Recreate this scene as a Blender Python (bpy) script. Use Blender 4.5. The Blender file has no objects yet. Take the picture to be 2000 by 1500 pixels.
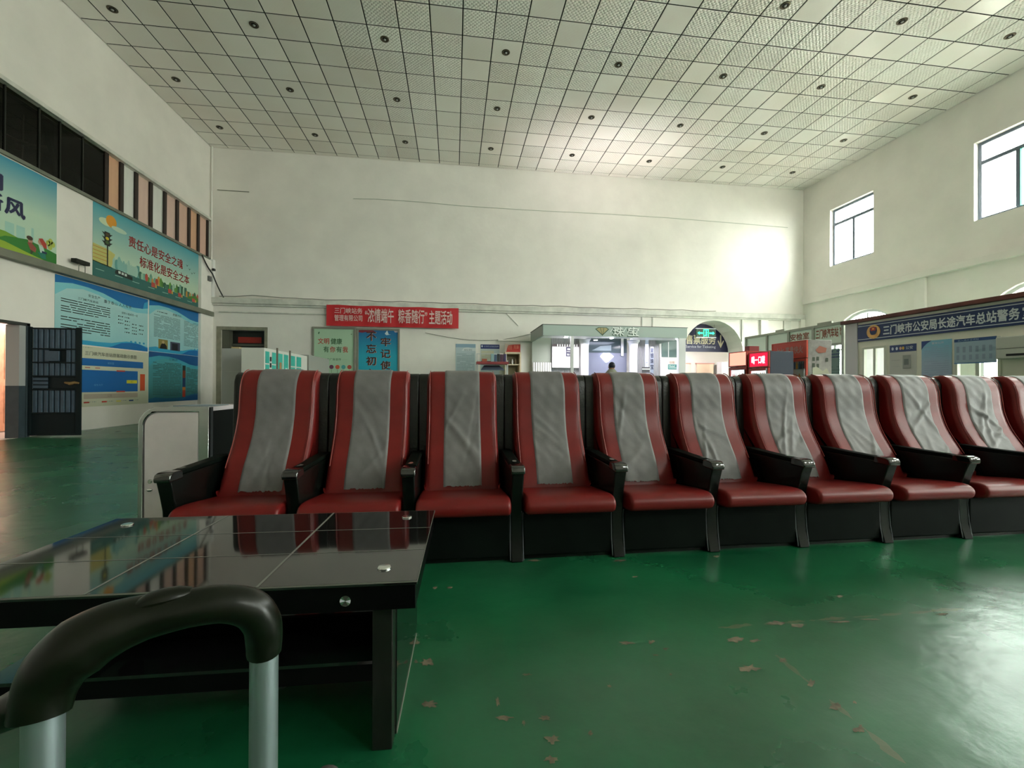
import bpy, bmesh, math, random
from math import sin, cos, pi, radians as RAD, sqrt
from mathutils import Vector as V, Matrix
from mathutils.geometry import tessellate_polygon
random.seed(7)
SC = bpy.context.scene
COL = SC.collection
# ------------------------------------------------------------------ camera
F, YAW, PITCH, ROLL, H = 837.69, 0.134674, 0.0035248, 0.0044778, 1.10
fwd = V((sin(YAW)*cos(PITCH), cos(YAW)*cos(PITCH), sin(PITCH)))
r0 = V((cos(YAW), -sin(YAW), 0)); u0 = r0.cross(fwd)
rgt = cos(ROLL)*r0+sin(ROLL)*u0
upv = -sin(ROLL)*r0+cos(ROLL)*u0
EYE = V((0, 0, H))
cd = bpy.data.cameras.new('camera'); cam = bpy.data.objects.new('camera', cd); COL.objects.link(cam)
cd.sensor_width = 36; cd.lens = F/2000*36; cd.clip_start = 0.02; cd.clip_end = 200
M = Matrix((rgt, upv, -fwd)).transposed().to_4x4(); M.translation = EYE
cam.matrix_world = M
SC.camera = cam
def ray(u, v): return (u-1000)/F*rgt-(v-750)/F*upv+fwd
def onX(u, v, X): d = ray(u, v); return EYE+d*(X/d.x)
def onY(u, v, Y): d = ray(u, v); return EYE+d*(Y/d.y)
def onZ(u, v, Z): d = ray(u, v); return EYE+d*((Z-H)/d.z)
def at(u, v, k): return EYE+ray(u, v)*k
def proj(p):
    q = V(p)-EYE; z = q.dot(fwd)
    return (1000+F*q.dot(rgt)/z, 750-F*q.dot(upv)/z, z)
# ------------------------------------------------------------------ world, light, exposure
SC.view_settings.view_transform = 'Standard'; SC.view_settings.look = 'None'
SC.view_settings.gamma = 1; SC.view_settings.use_curve_mapping = False
SC.view_settings.exposure = 0.0
SC.cycles.use_denoising = True
SC.cycles.max_bounces = 9; SC.cycles.diffuse_bounces = 6; SC.cycles.glossy_bounces = 4
SC.cycles.transparent_max_bounces = 12
SC.cycles.sample_clamp_indirect = 12
W = bpy.data.worlds.new('sky'); SC.world = W; W.use_nodes = True
wn = W.node_tree.nodes['Background']
wn.inputs[0].default_value = (0.99, 1.0, 0.96, 1); wn.inputs[1].default_value = 38.0
WL, WR, WB, WF, ZC = -8.672, 14.96, 16.69, -6.0, 9.603
TS = 0.75
WIN = [(15.36-4.82*k, 13.56-4.82*k) for k in range(5)]           # upper windows of the right wall (far, near edge)
ARC = [13.9-4.82*k for k in range(4)]                             # arched windows below
def area(name, loc, rot, sx, sy, e, col=(1, 1, 1), portal=False, spread=None):
    l = bpy.data.lights.new(name, 'AREA'); l.shape = 'RECTANGLE'; l.size = sx; l.size_y = sy; l.energy = e; l.color = col
    if portal: l.cycles.is_portal = True
    if spread: l.spread = spread
    o = bpy.data.objects.new(name, l); o.location = loc; o.rotation_euler = rot; COL.objects.link(o); return o
for i, (a, b) in enumerate(WIN):
    area('window_portal', (WR+.35, (a+b)/2, 7.08), (0, RAD(90), 0), 2.3, 1.8, 1, portal=True)
WINF_ADDED = [(7.1, 8.9), (11.9, 13.7)]                          # unseen front wall windows behind the camera, added to brighten the hall
for a, b in WINF_ADDED:
    area('window_portal', ((a+b)/2, WF-.35, 7.08), (RAD(90), 0, 0), 1.8, 2.3, 1, portal=True)
for yc in ARC[1:]:
    area('arch_portal', (WR+.35, yc, 2.45), (0, RAD(90), 0), 3.0, 2.7, 1, portal=True)
area('corridor_sun_fill', (-9.35, 11.3, 3.0), (0, RAD(15), 0), .6, 1.6, 80, (1, .96, .95))  # added area light standing in for sunlight in the corridor
area('ticket_hall_lamp', (11.0, 19.2, 3.1), (0, 0, 0), 2.0, 1.2, 130, (1, .97, .95))
# ------------------------------------------------------------------ materials
MT = {}
def mat(name, col, rough=.5, metal=0, noise=0, nscale=5, bump=0, bscale=40, spec=.5, emit=None, es=0, coat=0, trans=0, alpha=1, bdist=.01, ior=None):
    if name in MT: return MT[name]
    m = bpy.data.materials.new(name); m.use_nodes = True; nt = m.node_tree; N = nt.nodes; Lk = nt.links
    b = N['Principled BSDF']
    c = (*col, 1)
    b.inputs['Base Color'].default_value = c; b.inputs['Roughness'].default_value = rough
    b.inputs['Metallic'].default_value = metal; b.inputs['Specular IOR Level'].default_value = spec
    if coat: b.inputs['Coat Weight'].default_value = coat; b.inputs['Coat Roughness'].default_value = .08
    if trans: b.inputs['Transmission Weight'].default_value = trans
    if ior: b.inputs['IOR'].default_value = ior
    if alpha < 1: b.inputs['Alpha'].default_value = alpha
    if emit: b.inputs['Emission Color'].default_value = (*emit, 1); b.inputs['Emission Strength'].default_value = es
    if noise or bump:
        tc = N.new('ShaderNodeTexCoord')
    if noise:
        n = N.new('ShaderNodeTexNoise'); n.inputs['Scale'].default_value = nscale; n.inputs['Detail'].default_value = 5; n.inputs['Roughness'].default_value = .6
        Lk.new(tc.outputs['Object'], n.inputs['Vector'])
        r = N.new('ShaderNodeMapRange'); r.inputs[1].default_value = .3; r.inputs[2].default_value = .7
        r.inputs[3].default_value = 1-noise; r.inputs[4].default_value = 1+noise
        Lk.new(n.outputs['Fac'], r.inputs[0])
        mx = N.new('ShaderNodeVectorMath'); mx.operation = 'SCALE'; mx.inputs[0].default_value = col
        Lk.new(r.outputs[0], mx.inputs['Scale']); Lk.new(mx.outputs[0], b.inputs['Base Color'])
    if bump:
        n2 = N.new('ShaderNodeTexNoise'); n2.inputs['Scale'].default_value = bscale; n2.inputs['Detail'].default_value = 3
        Lk.new(tc.outputs['Object'], n2.inputs['Vector'])
        bp = N.new('ShaderNodeBump'); bp.inputs['Strength'].default_value = bump; bp.inputs['Distance'].default_value = bdist
        Lk.new(n2.outputs['Fac'], bp.inputs['Height']); Lk.new(bp.outputs[0], b.inputs['Normal'])
    m.diffuse_color = c
    MT[name] = m; return m
def hx(s, k=1.0):
    s = s.lstrip('#'); o = []
    for i in (0, 2, 4):
        c = int(s[i:i+2], 16)/255; o.append((c/12.92 if c <= .04045 else ((c+.055)/1.055)**2.4)*k)
    return tuple(o)
wall_m = mat('wall_paint', (.80, .765, .715), .55, noise=.05, nscale=.9, bump=.25, bscale=3, bdist=.03, spec=.2)
wall_l = mat('wall_paint_lower', (.82, .79, .74), .5, noise=.06, nscale=1.5, bump=.2, bscale=8)
ledge_m = mat('ledge_paint', (.60, .595, .54), .6, noise=.18, nscale=2.5, bump=.2, bscale=20)
grey_m = mat('grey_beam_paint', (.17, .18, .14), .6, noise=.15, nscale=3)
plate_back = mat('ceiling_void', (.02, .02, .016), .9)
black_g = mat('black_gloss', (.006, .006, .006), .05, spec=.5, ior=2.0)
black_p = mat('black_plastic', (.004, .0055, .0045), .25, spec=.3)
black_s = mat('black_satin', (.0035, .006, .0045), .55, spec=.06, noise=.3, nscale=6)
shell_m = mat('shell_black', (.008, .009, .008), .3, spec=.5, bump=.3, bscale=60)
red_m = mat('red_leather', (.160, .010, .009), .38, spec=.36, noise=.12, nscale=7, bump=.12, bscale=120, bdist=.003)
redp_m = mat('red_piping', (.24, .03, .025), .35)
cloth_m = mat('grey_cloth', (.165, .162, .16), .5, spec=.45, noise=.12, nscale=9, bump=.2, bscale=14, bdist=.01)
steel = mat('steel', (.92, .82, .85), .3, .3, noise=.08, nscale=3, bump=.35, bscale=2.2, bdist=.05)
steel_t = mat('steel_tube', (.65, .67, .68), .2, 1)
chrome = mat('chrome', (.8, .82, .8), .15, 1)
alu = mat('aluminium', (.55, .58, .6), .3, 1)
white_m = mat('white_panel', (.75, .75, .73), .45)
whitef = mat('white_frame', (.62, .64, .66), .4)
blueg = mat('blue_grey_frame', (.12, .15, .2), .4)
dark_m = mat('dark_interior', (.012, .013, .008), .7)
dkwood = mat('dark_brown_frame', (.025, .014, .01), .5)
glass_m = mat('window_glass', (1, 1, 1), .0, trans=1, ior=1.05)
def thin_glass(name, tint, k):
    m = bpy.data.materials.new(name); m.use_nodes = True; nt = m.node_tree; nt.nodes.clear()
    o = nt.nodes.new('ShaderNodeOutputMaterial'); t = nt.nodes.new('ShaderNodeBsdfTransparent'); t.inputs[0].default_value = (*tint, 1)
    g = nt.nodes.new('ShaderNodeBsdfGlossy'); g.inputs['Roughness'].default_value = .02
    mx = nt.nodes.new('ShaderNodeMixShader'); lw = nt.nodes.new('ShaderNodeLayerWeight'); lw.inputs[0].default_value = .5
    p = nt.nodes.new('ShaderNodeMath'); p.operation = 'POWER'; p.inputs[1].default_value = 5
    q = nt.nodes.new('ShaderNodeMath'); q.operation = 'MULTIPLY_ADD'; q.inputs[1].default_value = k; q.inputs[2].default_value = .03
    nt.links.new(lw.outputs['Facing'], p.inputs[0]); nt.links.new(p.outputs[0], q.inputs[0]); nt.links.new(q.outputs[0], mx.inputs[0])
    nt.links.new(t.outputs[0], mx.inputs[1]); nt.links.new(g.outputs[0], mx.inputs[2]); nt.links.new(mx.outputs[0], o.inputs[0])
    return m
pane_m = thin_glass('clear_pane', (.95, .98, .96), .25)
pane_d = thin_glass('dark_pane', (.5, .5, .42), .1)
pane_g = thin_glass('green_pane', (.45, .95, .72), .25)
# green painted floor with worn joints
def floor_mat():
    m = bpy.data.materials.new('green_floor_paint'); m.use_nodes = True; nt = m.node_tree; N = nt.nodes; L = nt.links; b = N['Principled BSDF']
    g = N.new('ShaderNodeNewGeometry')
    n = N.new('ShaderNodeTexNoise'); n.inputs['Scale'].default_value = 1.3; n.inputs['Detail'].default_value = 8; n.inputs['Roughness'].default_value = .62
    L.new(g.outputs['Position'], n.inputs['Vector'])
    cr = N.new('ShaderNodeValToRGB'); e = cr.color_ramp
    e.elements[0].position = .3; e.elements[0].color = (.004, .070, .027, 1)
    e.elements[1].position = .72; e.elements[1].color = (.012, .15, .058, 1)
    L.new(n.outputs['Fac'], cr.inputs[0])
    # worn joints: x = 1.315, x = -4.46, y = 1.8 right of x=1.2
    sp = N.new('ShaderNodeSeparateXYZ'); L.new(g.outputs['Position'], sp.inputs[0])
    n3 = N.new('ShaderNodeTexNoise'); n3.inputs['Scale'].default_value = 9; n3.inputs['Detail'].default_value = 6; L.new(g.outputs['Position'], n3.inputs['Vector'])
    def mth(op, a, bb=None):
        q = N.new('ShaderNodeMath'); q.operation = op
        for i, x in enumerate((a, bb)):
            if x is None: continue
            if isinstance(x, (int, float)): q.inputs[i].default_value = x
            else: L.new(x, q.inputs[i])
        return q.outputs[0]
    tot = None
    for ax, c, lim in ((0, 1.315, None), (0, -4.46, None), (1, 1.815, 0), (0, 7.1, None), (1, 7.6, None)):
        d = mth('ABSOLUTE', mth('SUBTRACT', sp.outputs[ax], c))
        w = mth('MULTIPLY', mth('SUBTRACT', n3.outputs['Fac'], .46), .09)
        line = mth('LESS_THAN', d, w)
        if lim is not None: line = mth('MULTIPLY', line, mth('GREATER_THAN', sp.outputs[0], 1.2))
        if c == 1.315: line = mth('MULTIPLY', line, mth('LESS_THAN', sp.outputs[1], 1.6))
        tot = line if tot is None else mth('MAXIMUM', tot, line)
    mix = N.new('ShaderNodeMix'); mix.data_type = 'RGBA'; L.new(mth('MULTIPLY', tot, .55), mix.inputs[0]); L.new(cr.outputs[0], mix.inputs[6]); mix.inputs[7].default_value = (.16, .13, .075, 1)
    # dusty walked-on areas
    n4 = N.new('ShaderNodeTexNoise'); n4.inputs['Scale'].default_value = .55; n4.inputs['Detail'].default_value = 7; n4.inputs['Roughness'].default_value = .56
    L.new(g.outputs['Position'], n4.inputs['Vector'])
    r4 = N.new('ShaderNodeMapRange'); r4.inputs[1].default_value = .45; r4.inputs[2].default_value = .7; r4.inputs[4].default_value = .5; L.new(n4.outputs['Fac'], r4.inputs[0])
    mix2 = N.new('ShaderNodeMix'); mix2.data_type = 'RGBA'; L.new(r4.outputs[0], mix2.inputs[0]); L.new(mix.outputs[2], mix2.inputs[6]); mix2.inputs[7].default_value = (.03, .12, .065, 1)
    L.new(mix2.outputs[2], b.inputs['Base Color'])
    rr = N.new('ShaderNodeMapRange'); rr.inputs[3].default_value = .2; rr.inputs[4].default_value = .36; L.new(n4.outputs['Fac'], rr.inputs[0]); L.new(rr.outputs[0], b.inputs['Roughness'])
    n5 = N.new('ShaderNodeTexNoise'); n5.inputs['Scale'].default_value = 5; n5.inputs['Detail'].default_value = 7; L.new(g.outputs['Position'], n5.inputs['Vector'])
    bp = N.new('ShaderNodeBump'); bp.inputs['Strength'].default_value = .35; bp.inputs['Distance'].default_value = .012; L.new(n5.outputs['Fac'], bp.inputs['Height']); L.new(bp.outputs[0], b.inputs['Normal'])
    b.inputs['Specular IOR Level'].default_value = .6
    return m
def tile_mat(name, emboss):
    m = bpy.data.materials.new(name); m.use_nodes = True; nt = m.node_tree; N = nt.nodes; L = nt.links; b = N['Principled BSDF']
    b.inputs['Base Color'].default_value = (.52, .53, .47, 1); b.inputs['Roughness'].default_value = .24; b.inputs['Specular IOR Level'].default_value = .6
    g = N.new('ShaderNodeNewGeometry')
    oi = N.new('ShaderNodeObjectInfo')
    r = N.new('ShaderNodeMapRange'); r.inputs[3].default_value = .92; r.inputs[4].default_value = 1.06; L.new(oi.outputs['Random'], r.inputs[0])
    n = N.new('ShaderNodeTexNoise'); n.inputs['Scale'].default_value = .5; n.inputs['Detail'].default_value = 4; L.new(g.outputs['Position'], n.inputs['Vector'])
    cr = N.new('ShaderNodeValToRGB'); cr.color_ramp.elements[0].position = .35; cr.color_ramp.elements[0].color = (.83, .765, .70, 1); cr.color_ramp.elements[1].position = .65; cr.color_ramp.elements[1].color = (.87, .835, .79, 1)
    L.new(n.outputs['Fac'], cr.inputs[0])
    s = N.new('ShaderNodeVectorMath'); s.operation = 'SCALE'; L.new(cr.outputs[0], s.inputs[0]); L.new(r.outputs[0], s.inputs['Scale']); L.new(s.outputs[0], b.inputs['Base Color'])
    mp = N.new('ShaderNodeMapping'); mp.inputs['Rotation'].default_value = (0, 0, RAD(45)); mp.inputs['Scale'].default_value = (15, 15, 15); L.new(g.outputs['Position'], mp.inputs[0])
    v = N.new('ShaderNodeTexVoronoi'); v.feature = 'SMOOTH_F1'; v.inputs['Scale'].default_value = 1; v.inputs['Randomness'].default_value = .15; L.new(mp.outputs[0], v.inputs['Vector'])
    bp = N.new('ShaderNodeBump'); bp.inputs['Strength'].default_value = emboss; bp.inputs['Distance'].default_value = .05; L.new(v.outputs['Distance'], bp.inputs['Height']); L.new(bp.outputs[0], b.inputs['Normal'])
    return m
# ------------------------------------------------------------------ mesh helpers
ORG = {}
class MB:
    def __init__(s): s.v = []; s.f = []; s.mi = []; s.m = 0
    def add(s, vs, fs):
        o = len(s.v); s.v += [V(p) for p in vs]
        for f in fs: s.f.append([i+o for i in f]); s.mi.append(s.m)
        return s
    def box(s, x0, x1, y0, y1, z0, z1):
        x0, x1 = min(x0, x1), max(x0, x1); y0, y1 = min(y0, y1), max(y0, y1); z0, z1 = min(z0, z1), max(z0, z1)
        return s.add([(x, y, z) for z in (z0, z1) for y in (y0, y1) for x in (x0, x1)],
                     [(0, 2, 3, 1), (4, 5, 7, 6), (0, 1, 5, 4), (2, 6, 7, 3), (0, 4, 6, 2), (1, 3, 7, 5)])
    def prism(s, poly, axis, a, b, holes=()):
        loops = [list(poly)]+[list(h) for h in holes]
        def P(p, c):
            return (c, p[0], p[1]) if axis == 'x' else (p[0], c, p[1]) if axis == 'y' else (p[0], p[1], c)
        flat = [p for l in loops for p in l]; n = len(flat)
        tris = tessellate_polygon([[V((p[0], p[1], 0)) for p in l] for l in loops])
        vs = [P(p, a) for p in flat]+[P(p, b) for p in flat]; fs = []
        if not holes: fs += [list(range(n)), [n+i for i in range(n)][::-1]]
        else:
            for t in tris: fs.append(list(t)); fs.append([n+i for i in t][::-1])
        o = 0
        for l in loops:
            k = len(l)
            for i in range(k):
                j = (i+1) % k; fs.append([o+i, o+j, n+o+j, n+o+i])
            o += k
        return s.add(vs, fs)
    def tube(s, path, r, n=10, ry=None, upd=None, caps=True):
        path = [V(p) for p in path]; R = r if isinstance(r, (list, tuple)) else [r]*len(path)
        RY = R if ry is None else (ry if isinstance(ry, (list, tuple)) else [ry]*len(path))
        vs = []; fs = []; up = upd and V(upd)
        for i, p in enumerate(path):
            t = (path[min(i+1, len(path)-1)]-path[max(i-1, 0)]).normalized()
            u = up if up else (V((0, 0, 1)) if abs(t.z) < .9 else V((0, 1, 0)))
            a = t.cross(u).normalized(); b = a.cross(t).normalized()
            for k in range(n):
                q = 2*pi*k/n; vs.append(p+a*cos(q)*R[i]+b*sin(q)*RY[i])
        for i in range(len(path)-1):
            for k in range(n):
                k2 = (k+1) % n; fs.append([i*n+k, i*n+k2, (i+1)*n+k2, (i+1)*n+k])
        if caps: fs.append(list(range(n))[::-1]); fs.append([(len(path)-1)*n+k for k in range(n)])
        return s.add(vs, fs)
    def cyl(s, c, r, h, axis='z', n=24, r2=None):
        d = {'x': V((1, 0, 0)), 'y': V((0, 1, 0)), 'z': V((0, 0, 1))}[axis]; c = V(c)
        return s.tube([c, c+d*h], [r, r if r2 is None else r2], n)
    def lathe(s, c, prof, n=20, axis='z'):
        c = V(c); vs = []; fs = []
        for (r, h) in prof:
            for k in range(n):
                q = 2*pi*k/n
                vs.append(c+(V((r*cos(q), r*sin(q), h)) if axis == 'z' else V((r*cos(q), h, r*sin(q)))))
        for i in range(len(prof)-1):
            for k in range(n): k2 = (k+1) % n; fs.append([i*n+k, i*n+k2, (i+1)*n+k2, (i+1)*n+k])
        fs.append(list(range(n))[::-1]); fs.append([(len(prof)-1)*n+k for k in range(n)])
        return s.add(vs, fs)
    def sphere(s, c, rx, ry, rz, n=14, m=9):
        c = V(c); prof = []
        vs = []; fs = []
        for i in range(m+1):
            a = -pi/2+pi*i/m
            for k in range(n):
                q = 2*pi*k/n; vs.append(c+V((rx*max(cos(a), .02)*cos(q), ry*max(cos(a), .02)*sin(q), rz*sin(a))))
        for i in range(m):
            for k in range(n): k2 = (k+1) % n; fs.append([i*n+k, i*n+k2, (i+1)*n+k2, (i+1)*n+k])
        fs.append(list(range(n))[::-1]); fs.append([m*n+k for k in range(n)])
        return s.add(vs, fs)
    def build(s, name, mats, parent=None, smooth=False, bevel=0, local=False, angle=35, seg=2, fix=True, base=None):
        if not isinstance(mats, (list, tuple)): mats = [mats]
        if parent is None:
            if base is not None: o = V(base)
            elif s.v:
                xs = [p.x for p in s.v]; ys = [p.y for p in s.v]; zs = [p.z for p in s.v]
                o = V(((min(xs)+max(xs))/2, (min(ys)+max(ys))/2, min(zs)))
        else: o = V((0, 0, 0)) if local else ORG[parent.name]
        me = bpy.data.meshes.new(name)
        me.from_pydata([tuple(p-o) for p in s.v], [], s.f)
        for m in mats: me.materials.append(m)
        me.polygons.foreach_set('material_index', s.mi)
        if fix:
            bm = bmesh.new(); bm.from_mesh(me); bmesh.ops.recalc_face_normals(bm, faces=bm.faces); bm.to_mesh(me); bm.free()
        if smooth:
            me.shade_smooth(); me.set_sharp_from_angle(angle=RAD(angle))
        ob = bpy.data.objects.new(name, me); COL.objects.link(ob)
        if parent is None: ob.location = o; ORG[ob.name] = o
        else: ob.parent = parent; ORG[ob.name] = ORG[parent.name]
        if bevel:
            md = ob.modifiers.new('bevel', 'BEVEL'); md.width = bevel; md.segments = seg; md.limit_method = 'ANGLE'; md.angle_limit = RAD(40)
            if not smooth: me.shade_smooth(); me.set_sharp_from_angle(angle=RAD(60))
        return ob
def tag(o, label, cat, group=None):
    o['label'] = label; o['category'] = cat
    if group: o['group'] = group
    return o
def struct(o): o['kind'] = 'structure'; return o
def thing(name, loc, label=None, cat=None, group=None, rz=0):
    o = bpy.data.objects.new(name, None); COL.objects.link(o); o.location = loc; o.rotation_euler = (0, 0, rz); ORG[o.name] = V(loc)
    o.empty_display_size = .2
    if label: tag(o, label, cat, group)
    return o
def sthing(name, loc):
    o = thing(name, loc); o['kind'] = 'structure'; return o
def dup(root, loc=None, label=None):
    r = root.copy(); COL.objects.link(r); ORG[r.name] = V(loc) if loc is not None else ORG[root.name]
    if loc is not None: r.location = loc
    if label: r['label'] = label
    for ch in root.children:
        c = ch.copy(); COL.objects.link(c); c.parent = r
        for g in ch.children:
            d = g.copy(); COL.objects.link(d); d.parent = c
    return r
def box(name, b, m, parent=None, bevel=0, **k): return MB().box(*b).build(name, m, parent, bevel=bevel, **k)
# text as mesh
_tc = {}
def text_geo(t, bold=0.0):
    key = (t, bold)
    if key in _tc: return _tc[key]
    c = bpy.data.curves.new('t', 'FONT'); c.body = t; c.size = 1; c.resolution_u = 2; c.offset = bold; c.fill_mode = 'FRONT'
    o = bpy.data.objects.new('t', c); COL.objects.link(o)
    dg = bpy.context.evaluated_depsgraph_get(); dg.update()
    me = bpy.data.meshes.new_from_object(o.evaluated_get(dg))
    vs = [v.co.copy() for v in me.vertices]; fs = [list(p.vertices) for p in me.polygons]
    bpy.data.objects.remove(o); bpy.data.curves.remove(c); bpy.data.meshes.remove(me)
    if not vs: vs = [V((0, 0, 0)), V((1, 0, 0)), V((1, 1, 0))]; fs = [[0, 1, 2]]
    x0 = min(v.x for v in vs); x1 = max(v.x for v in vs); y0 = min(v.y for v in vs); y1 = max(v.y for v in vs)
    vs = [((v.x-x0)/max(x1-x0, 1e-6), (v.y-y0)/max(y1-y0, 1e-6)) for v in vs]
    _tc[key] = (vs, fs); return _tc[key]
class Sheet:
    """flat printed thing: tl corner, u and v edge vectors (metres), n towards the viewer"""
    def __init__(s, tl, u, v, n): s.o = V(tl); s.u = V(u); s.v = V(v); s.n = V(n).normalized(); s.k = {}; s.l = 0
    def P(s, a, b, d): return s.o+s.u*a+s.v*b+s.n*d
    def mb(s, m):
        if m.name not in s.k: s.k[m.name] = (MB(), m)
        return s.k[m.name][0]
    def poly(s, pts, m, d=.004, th=.0025):
        n = len(pts); vs = [s.P(a, b, d) for a, b in pts]
        s.mb(m).add(vs, [list(range(n))])
        return s
    def rect(s, a0, b0, a1, b1, m, d=.004): return s.poly([(a0, b0), (a1, b0), (a1, b1), (a0, b1)], m, d)
    def ell(s, a, b, ra, rb, m, d=.005, n=18): return s.poly([(a+ra*cos(2*pi*i/n), b+rb*sin(2*pi*i/n)) for i in range(n)], m, d)
    def text(s, t, a0, b0, a1, b1, m, d=.007, bold=.0):
        vs, fs = text_geo(t, 0)
        n = max(1, len(t)); bx = bold*1.5*(a1-a0)/n; by = bold*1.5*(b1-b0)
        for i, (ox, oy) in enumerate(((0, 0),) if not bold else ((-bx, 0), (bx, 0), (0, -by), (0, by))):
            s.mb(m).add([s.P(a0+x*(a1-a0)+ox, b1+y*(b0-b1)+oy, d+i*.0002) for x, y in vs], fs)
        return s
    def lines(s, a0, b0, a1, b1, n, m, d=.006, fill=.45, gap=.15, seed=1):
        rn = random.Random(seed); h = (b1-b0)/n
        for i in range(n):
            y = b0+i*h; x = a0
            while x < a1:
                w = rn.uniform(.03, .16)*(a1-a0)*2; e = min(a1, x+w)
                if rn.random() > gap: s.rect(x, y, e, y+h*fill, m, d)
                x = e+rn.uniform(.005, .015)
        return s
    def body(s, m, th=.003):
        mb = MB(); c = [(0, 0), (1, 0), (1, 1), (0, 1)]
        vs = [s.P(a, b, 0) for a, b in c]+[s.P(a, b, th) for a, b in c]
        mb.add(vs, [(0, 1, 2, 3), (7, 6, 5, 4), (0, 4, 5, 1), (1, 5, 6, 2), (2, 6, 7, 3), (3, 7, 4, 0)]); return mb
    def emit(s, parent, name='print'):
        # one joined mesh with all inks
        mb = MB(); mats = []
        for i, (k, (b, m)) in enumerate(s.k.items()):
            mb.m = i; mats.append(m); mb.add(b.v, b.f)
        if mats: return mb.build(name, mats, parent, fix=False)
def ink(h, k=1.0, **kw): return mat('ink_'+h.strip('#')+('' if k == 1 else '_%d' % (k*100)), hx(h, k), .55, **kw)
def inkgrad(name, c0, c1, axis, lo, hi):
    if name in MT: return MT[name]
    m = mat(name, c0, .5); N = m.node_tree.nodes; L = m.node_tree.links
    g = N.new('ShaderNodeNewGeometry'); sp = N.new('ShaderNodeSeparateXYZ'); L.new(g.outputs['Position'], sp.inputs[0])
    r = N.new('ShaderNodeMapRange'); r.inputs[1].default_value = lo; r.inputs[2].default_value = hi; L.new(sp.outputs[axis], r.inputs[0])
    mx = N.new('ShaderNodeMix'); mx.data_type = 'RGBA'; mx.inputs[6].default_value = (*c0, 1); mx.inputs[7].default_value = (*c1, 1)
    L.new(r.outputs[0], mx.inputs[0]); L.new(mx.outputs[2], N['Principled BSDF'].inputs['Base Color']); return m
# ================================================================== STRUCTURE
fl = struct(box('floor', (WL-.2, WR+.3, WF, WB+6, -.15, 0), floor_mat()))
chips = MB(); rn = random.Random(3)
chip_px = [(835, 1293, 22, 14), (840, 1375, 24, 12), (850, 1148, 8, 4), (878, 1148, 8, 4), (972, 1373, 9, 14), (985, 1403, 26, 9), (1023, 1412, 6, 9), (1065, 1403, 22, 10),
           (1078, 1445, 26, 14), (1075, 1483, 22, 12), (1152, 1432, 8, 8), (1225, 1256, 26, 6), (1272, 1255, 12, 7), (1300, 1268, 10, 5), (1437, 1250, 30, 10), (1475, 1252, 16, 6),
           (1465, 1305, 34, 12), (1240, 1127, 10, 3), (1640, 1165, 12, 4), (1520, 1218, 34, 8), (1560, 1222, 26, 6), (1640, 1215, 30, 4), (1700, 1210, 30, 3), (1530, 1290, 12, 8),
           (1585, 1335, 16, 12), (1630, 1380, 20, 14), (1680, 1425, 22, 14), (1045, 1095, 22, 3), (1212, 1095, 20, 4), (1400, 1087, 10, 3), (1670, 1372, 9, 5), (1310, 1318, 6, 6),
           (1280, 1280, 12, 4), (815, 1256, 8, 10), (812, 1293, 6, 6), (1840, 1200, 22, 4), (1030, 1318, 14, 4), (1190, 1340, 8, 6), (760, 1170, 6, 4)]
for (u, v, a, b) in chip_px:
    c = onZ(u, v, 0); ex = onZ(u+a, v, 0)-c; ey = onZ(u, v-b, 0)-c; k = 19; pts = []; sc__ = .75
    for i in range(k):
        q = 2*pi*i/k; r = rn.uniform(.3, 1.05)*sc__; pts.append(c+ex*cos(q)*r+ey*sin(q)*r+V((0, 0, .0012)))
    chips.add(pts, [list(range(k))])
cp = chips.build('paint_chip', mat('bare_concrete', (.15, .125, .08), .7, noise=.5, nscale=25), fl, fix=False); cp['kind'] = 'stuff'
# ceiling slab and plates
ceil = struct(box('ceiling', (WL-.2, WR+.3, WF, WB+.3, ZC+.03, ZC+.3), plate_back))
X0, Y0 = -8.087, 15.7187
tm = [tile_mat('ceiling_plate_smooth', .03), tile_mat('ceiling_plate_embossed', .8)]
tiles = []
xs = [WL]+[X0+TS*i for i in range(31)]+[WR]; ys = [WB]+[Y0-TS*j for j in range(-1, 30)]
for j in range(len(ys)-1):
    for i in range(len(xs)-1):
        x0, x1, y1, y0 = xs[i], xs[i+1], ys[j], ys[j+1]
        if y0 < WF: continue
        cx, cy = (x0+x1)/2, (y0+y1)/2
        a = 0
        if cy > 1.5:
            ps = [proj((x, y, ZC)) for x, y in ((x0, y0), (x1, y0), (x1, y1), (x0, y1))]
            if all(p[2] > .5 for p in ps) and any(-20 < p[0] < 2020 and -10 < p[1] < 1500 for p in ps):
                a = abs(sum(ps[k][0]*ps[(k+1) % 4][1]-ps[(k+1) % 4][0]*ps[k][1] for k in range(4)))/2
        kind = 1 if (cx > -3.2+abs(random.gauss(0, .5)) and random.random() > .25) else 0
        tiles.append((a, x0, x1, y0, y1, kind))
tiles.sort(key=lambda t: -t[0])
tme = {}
rest = MB()
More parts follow.
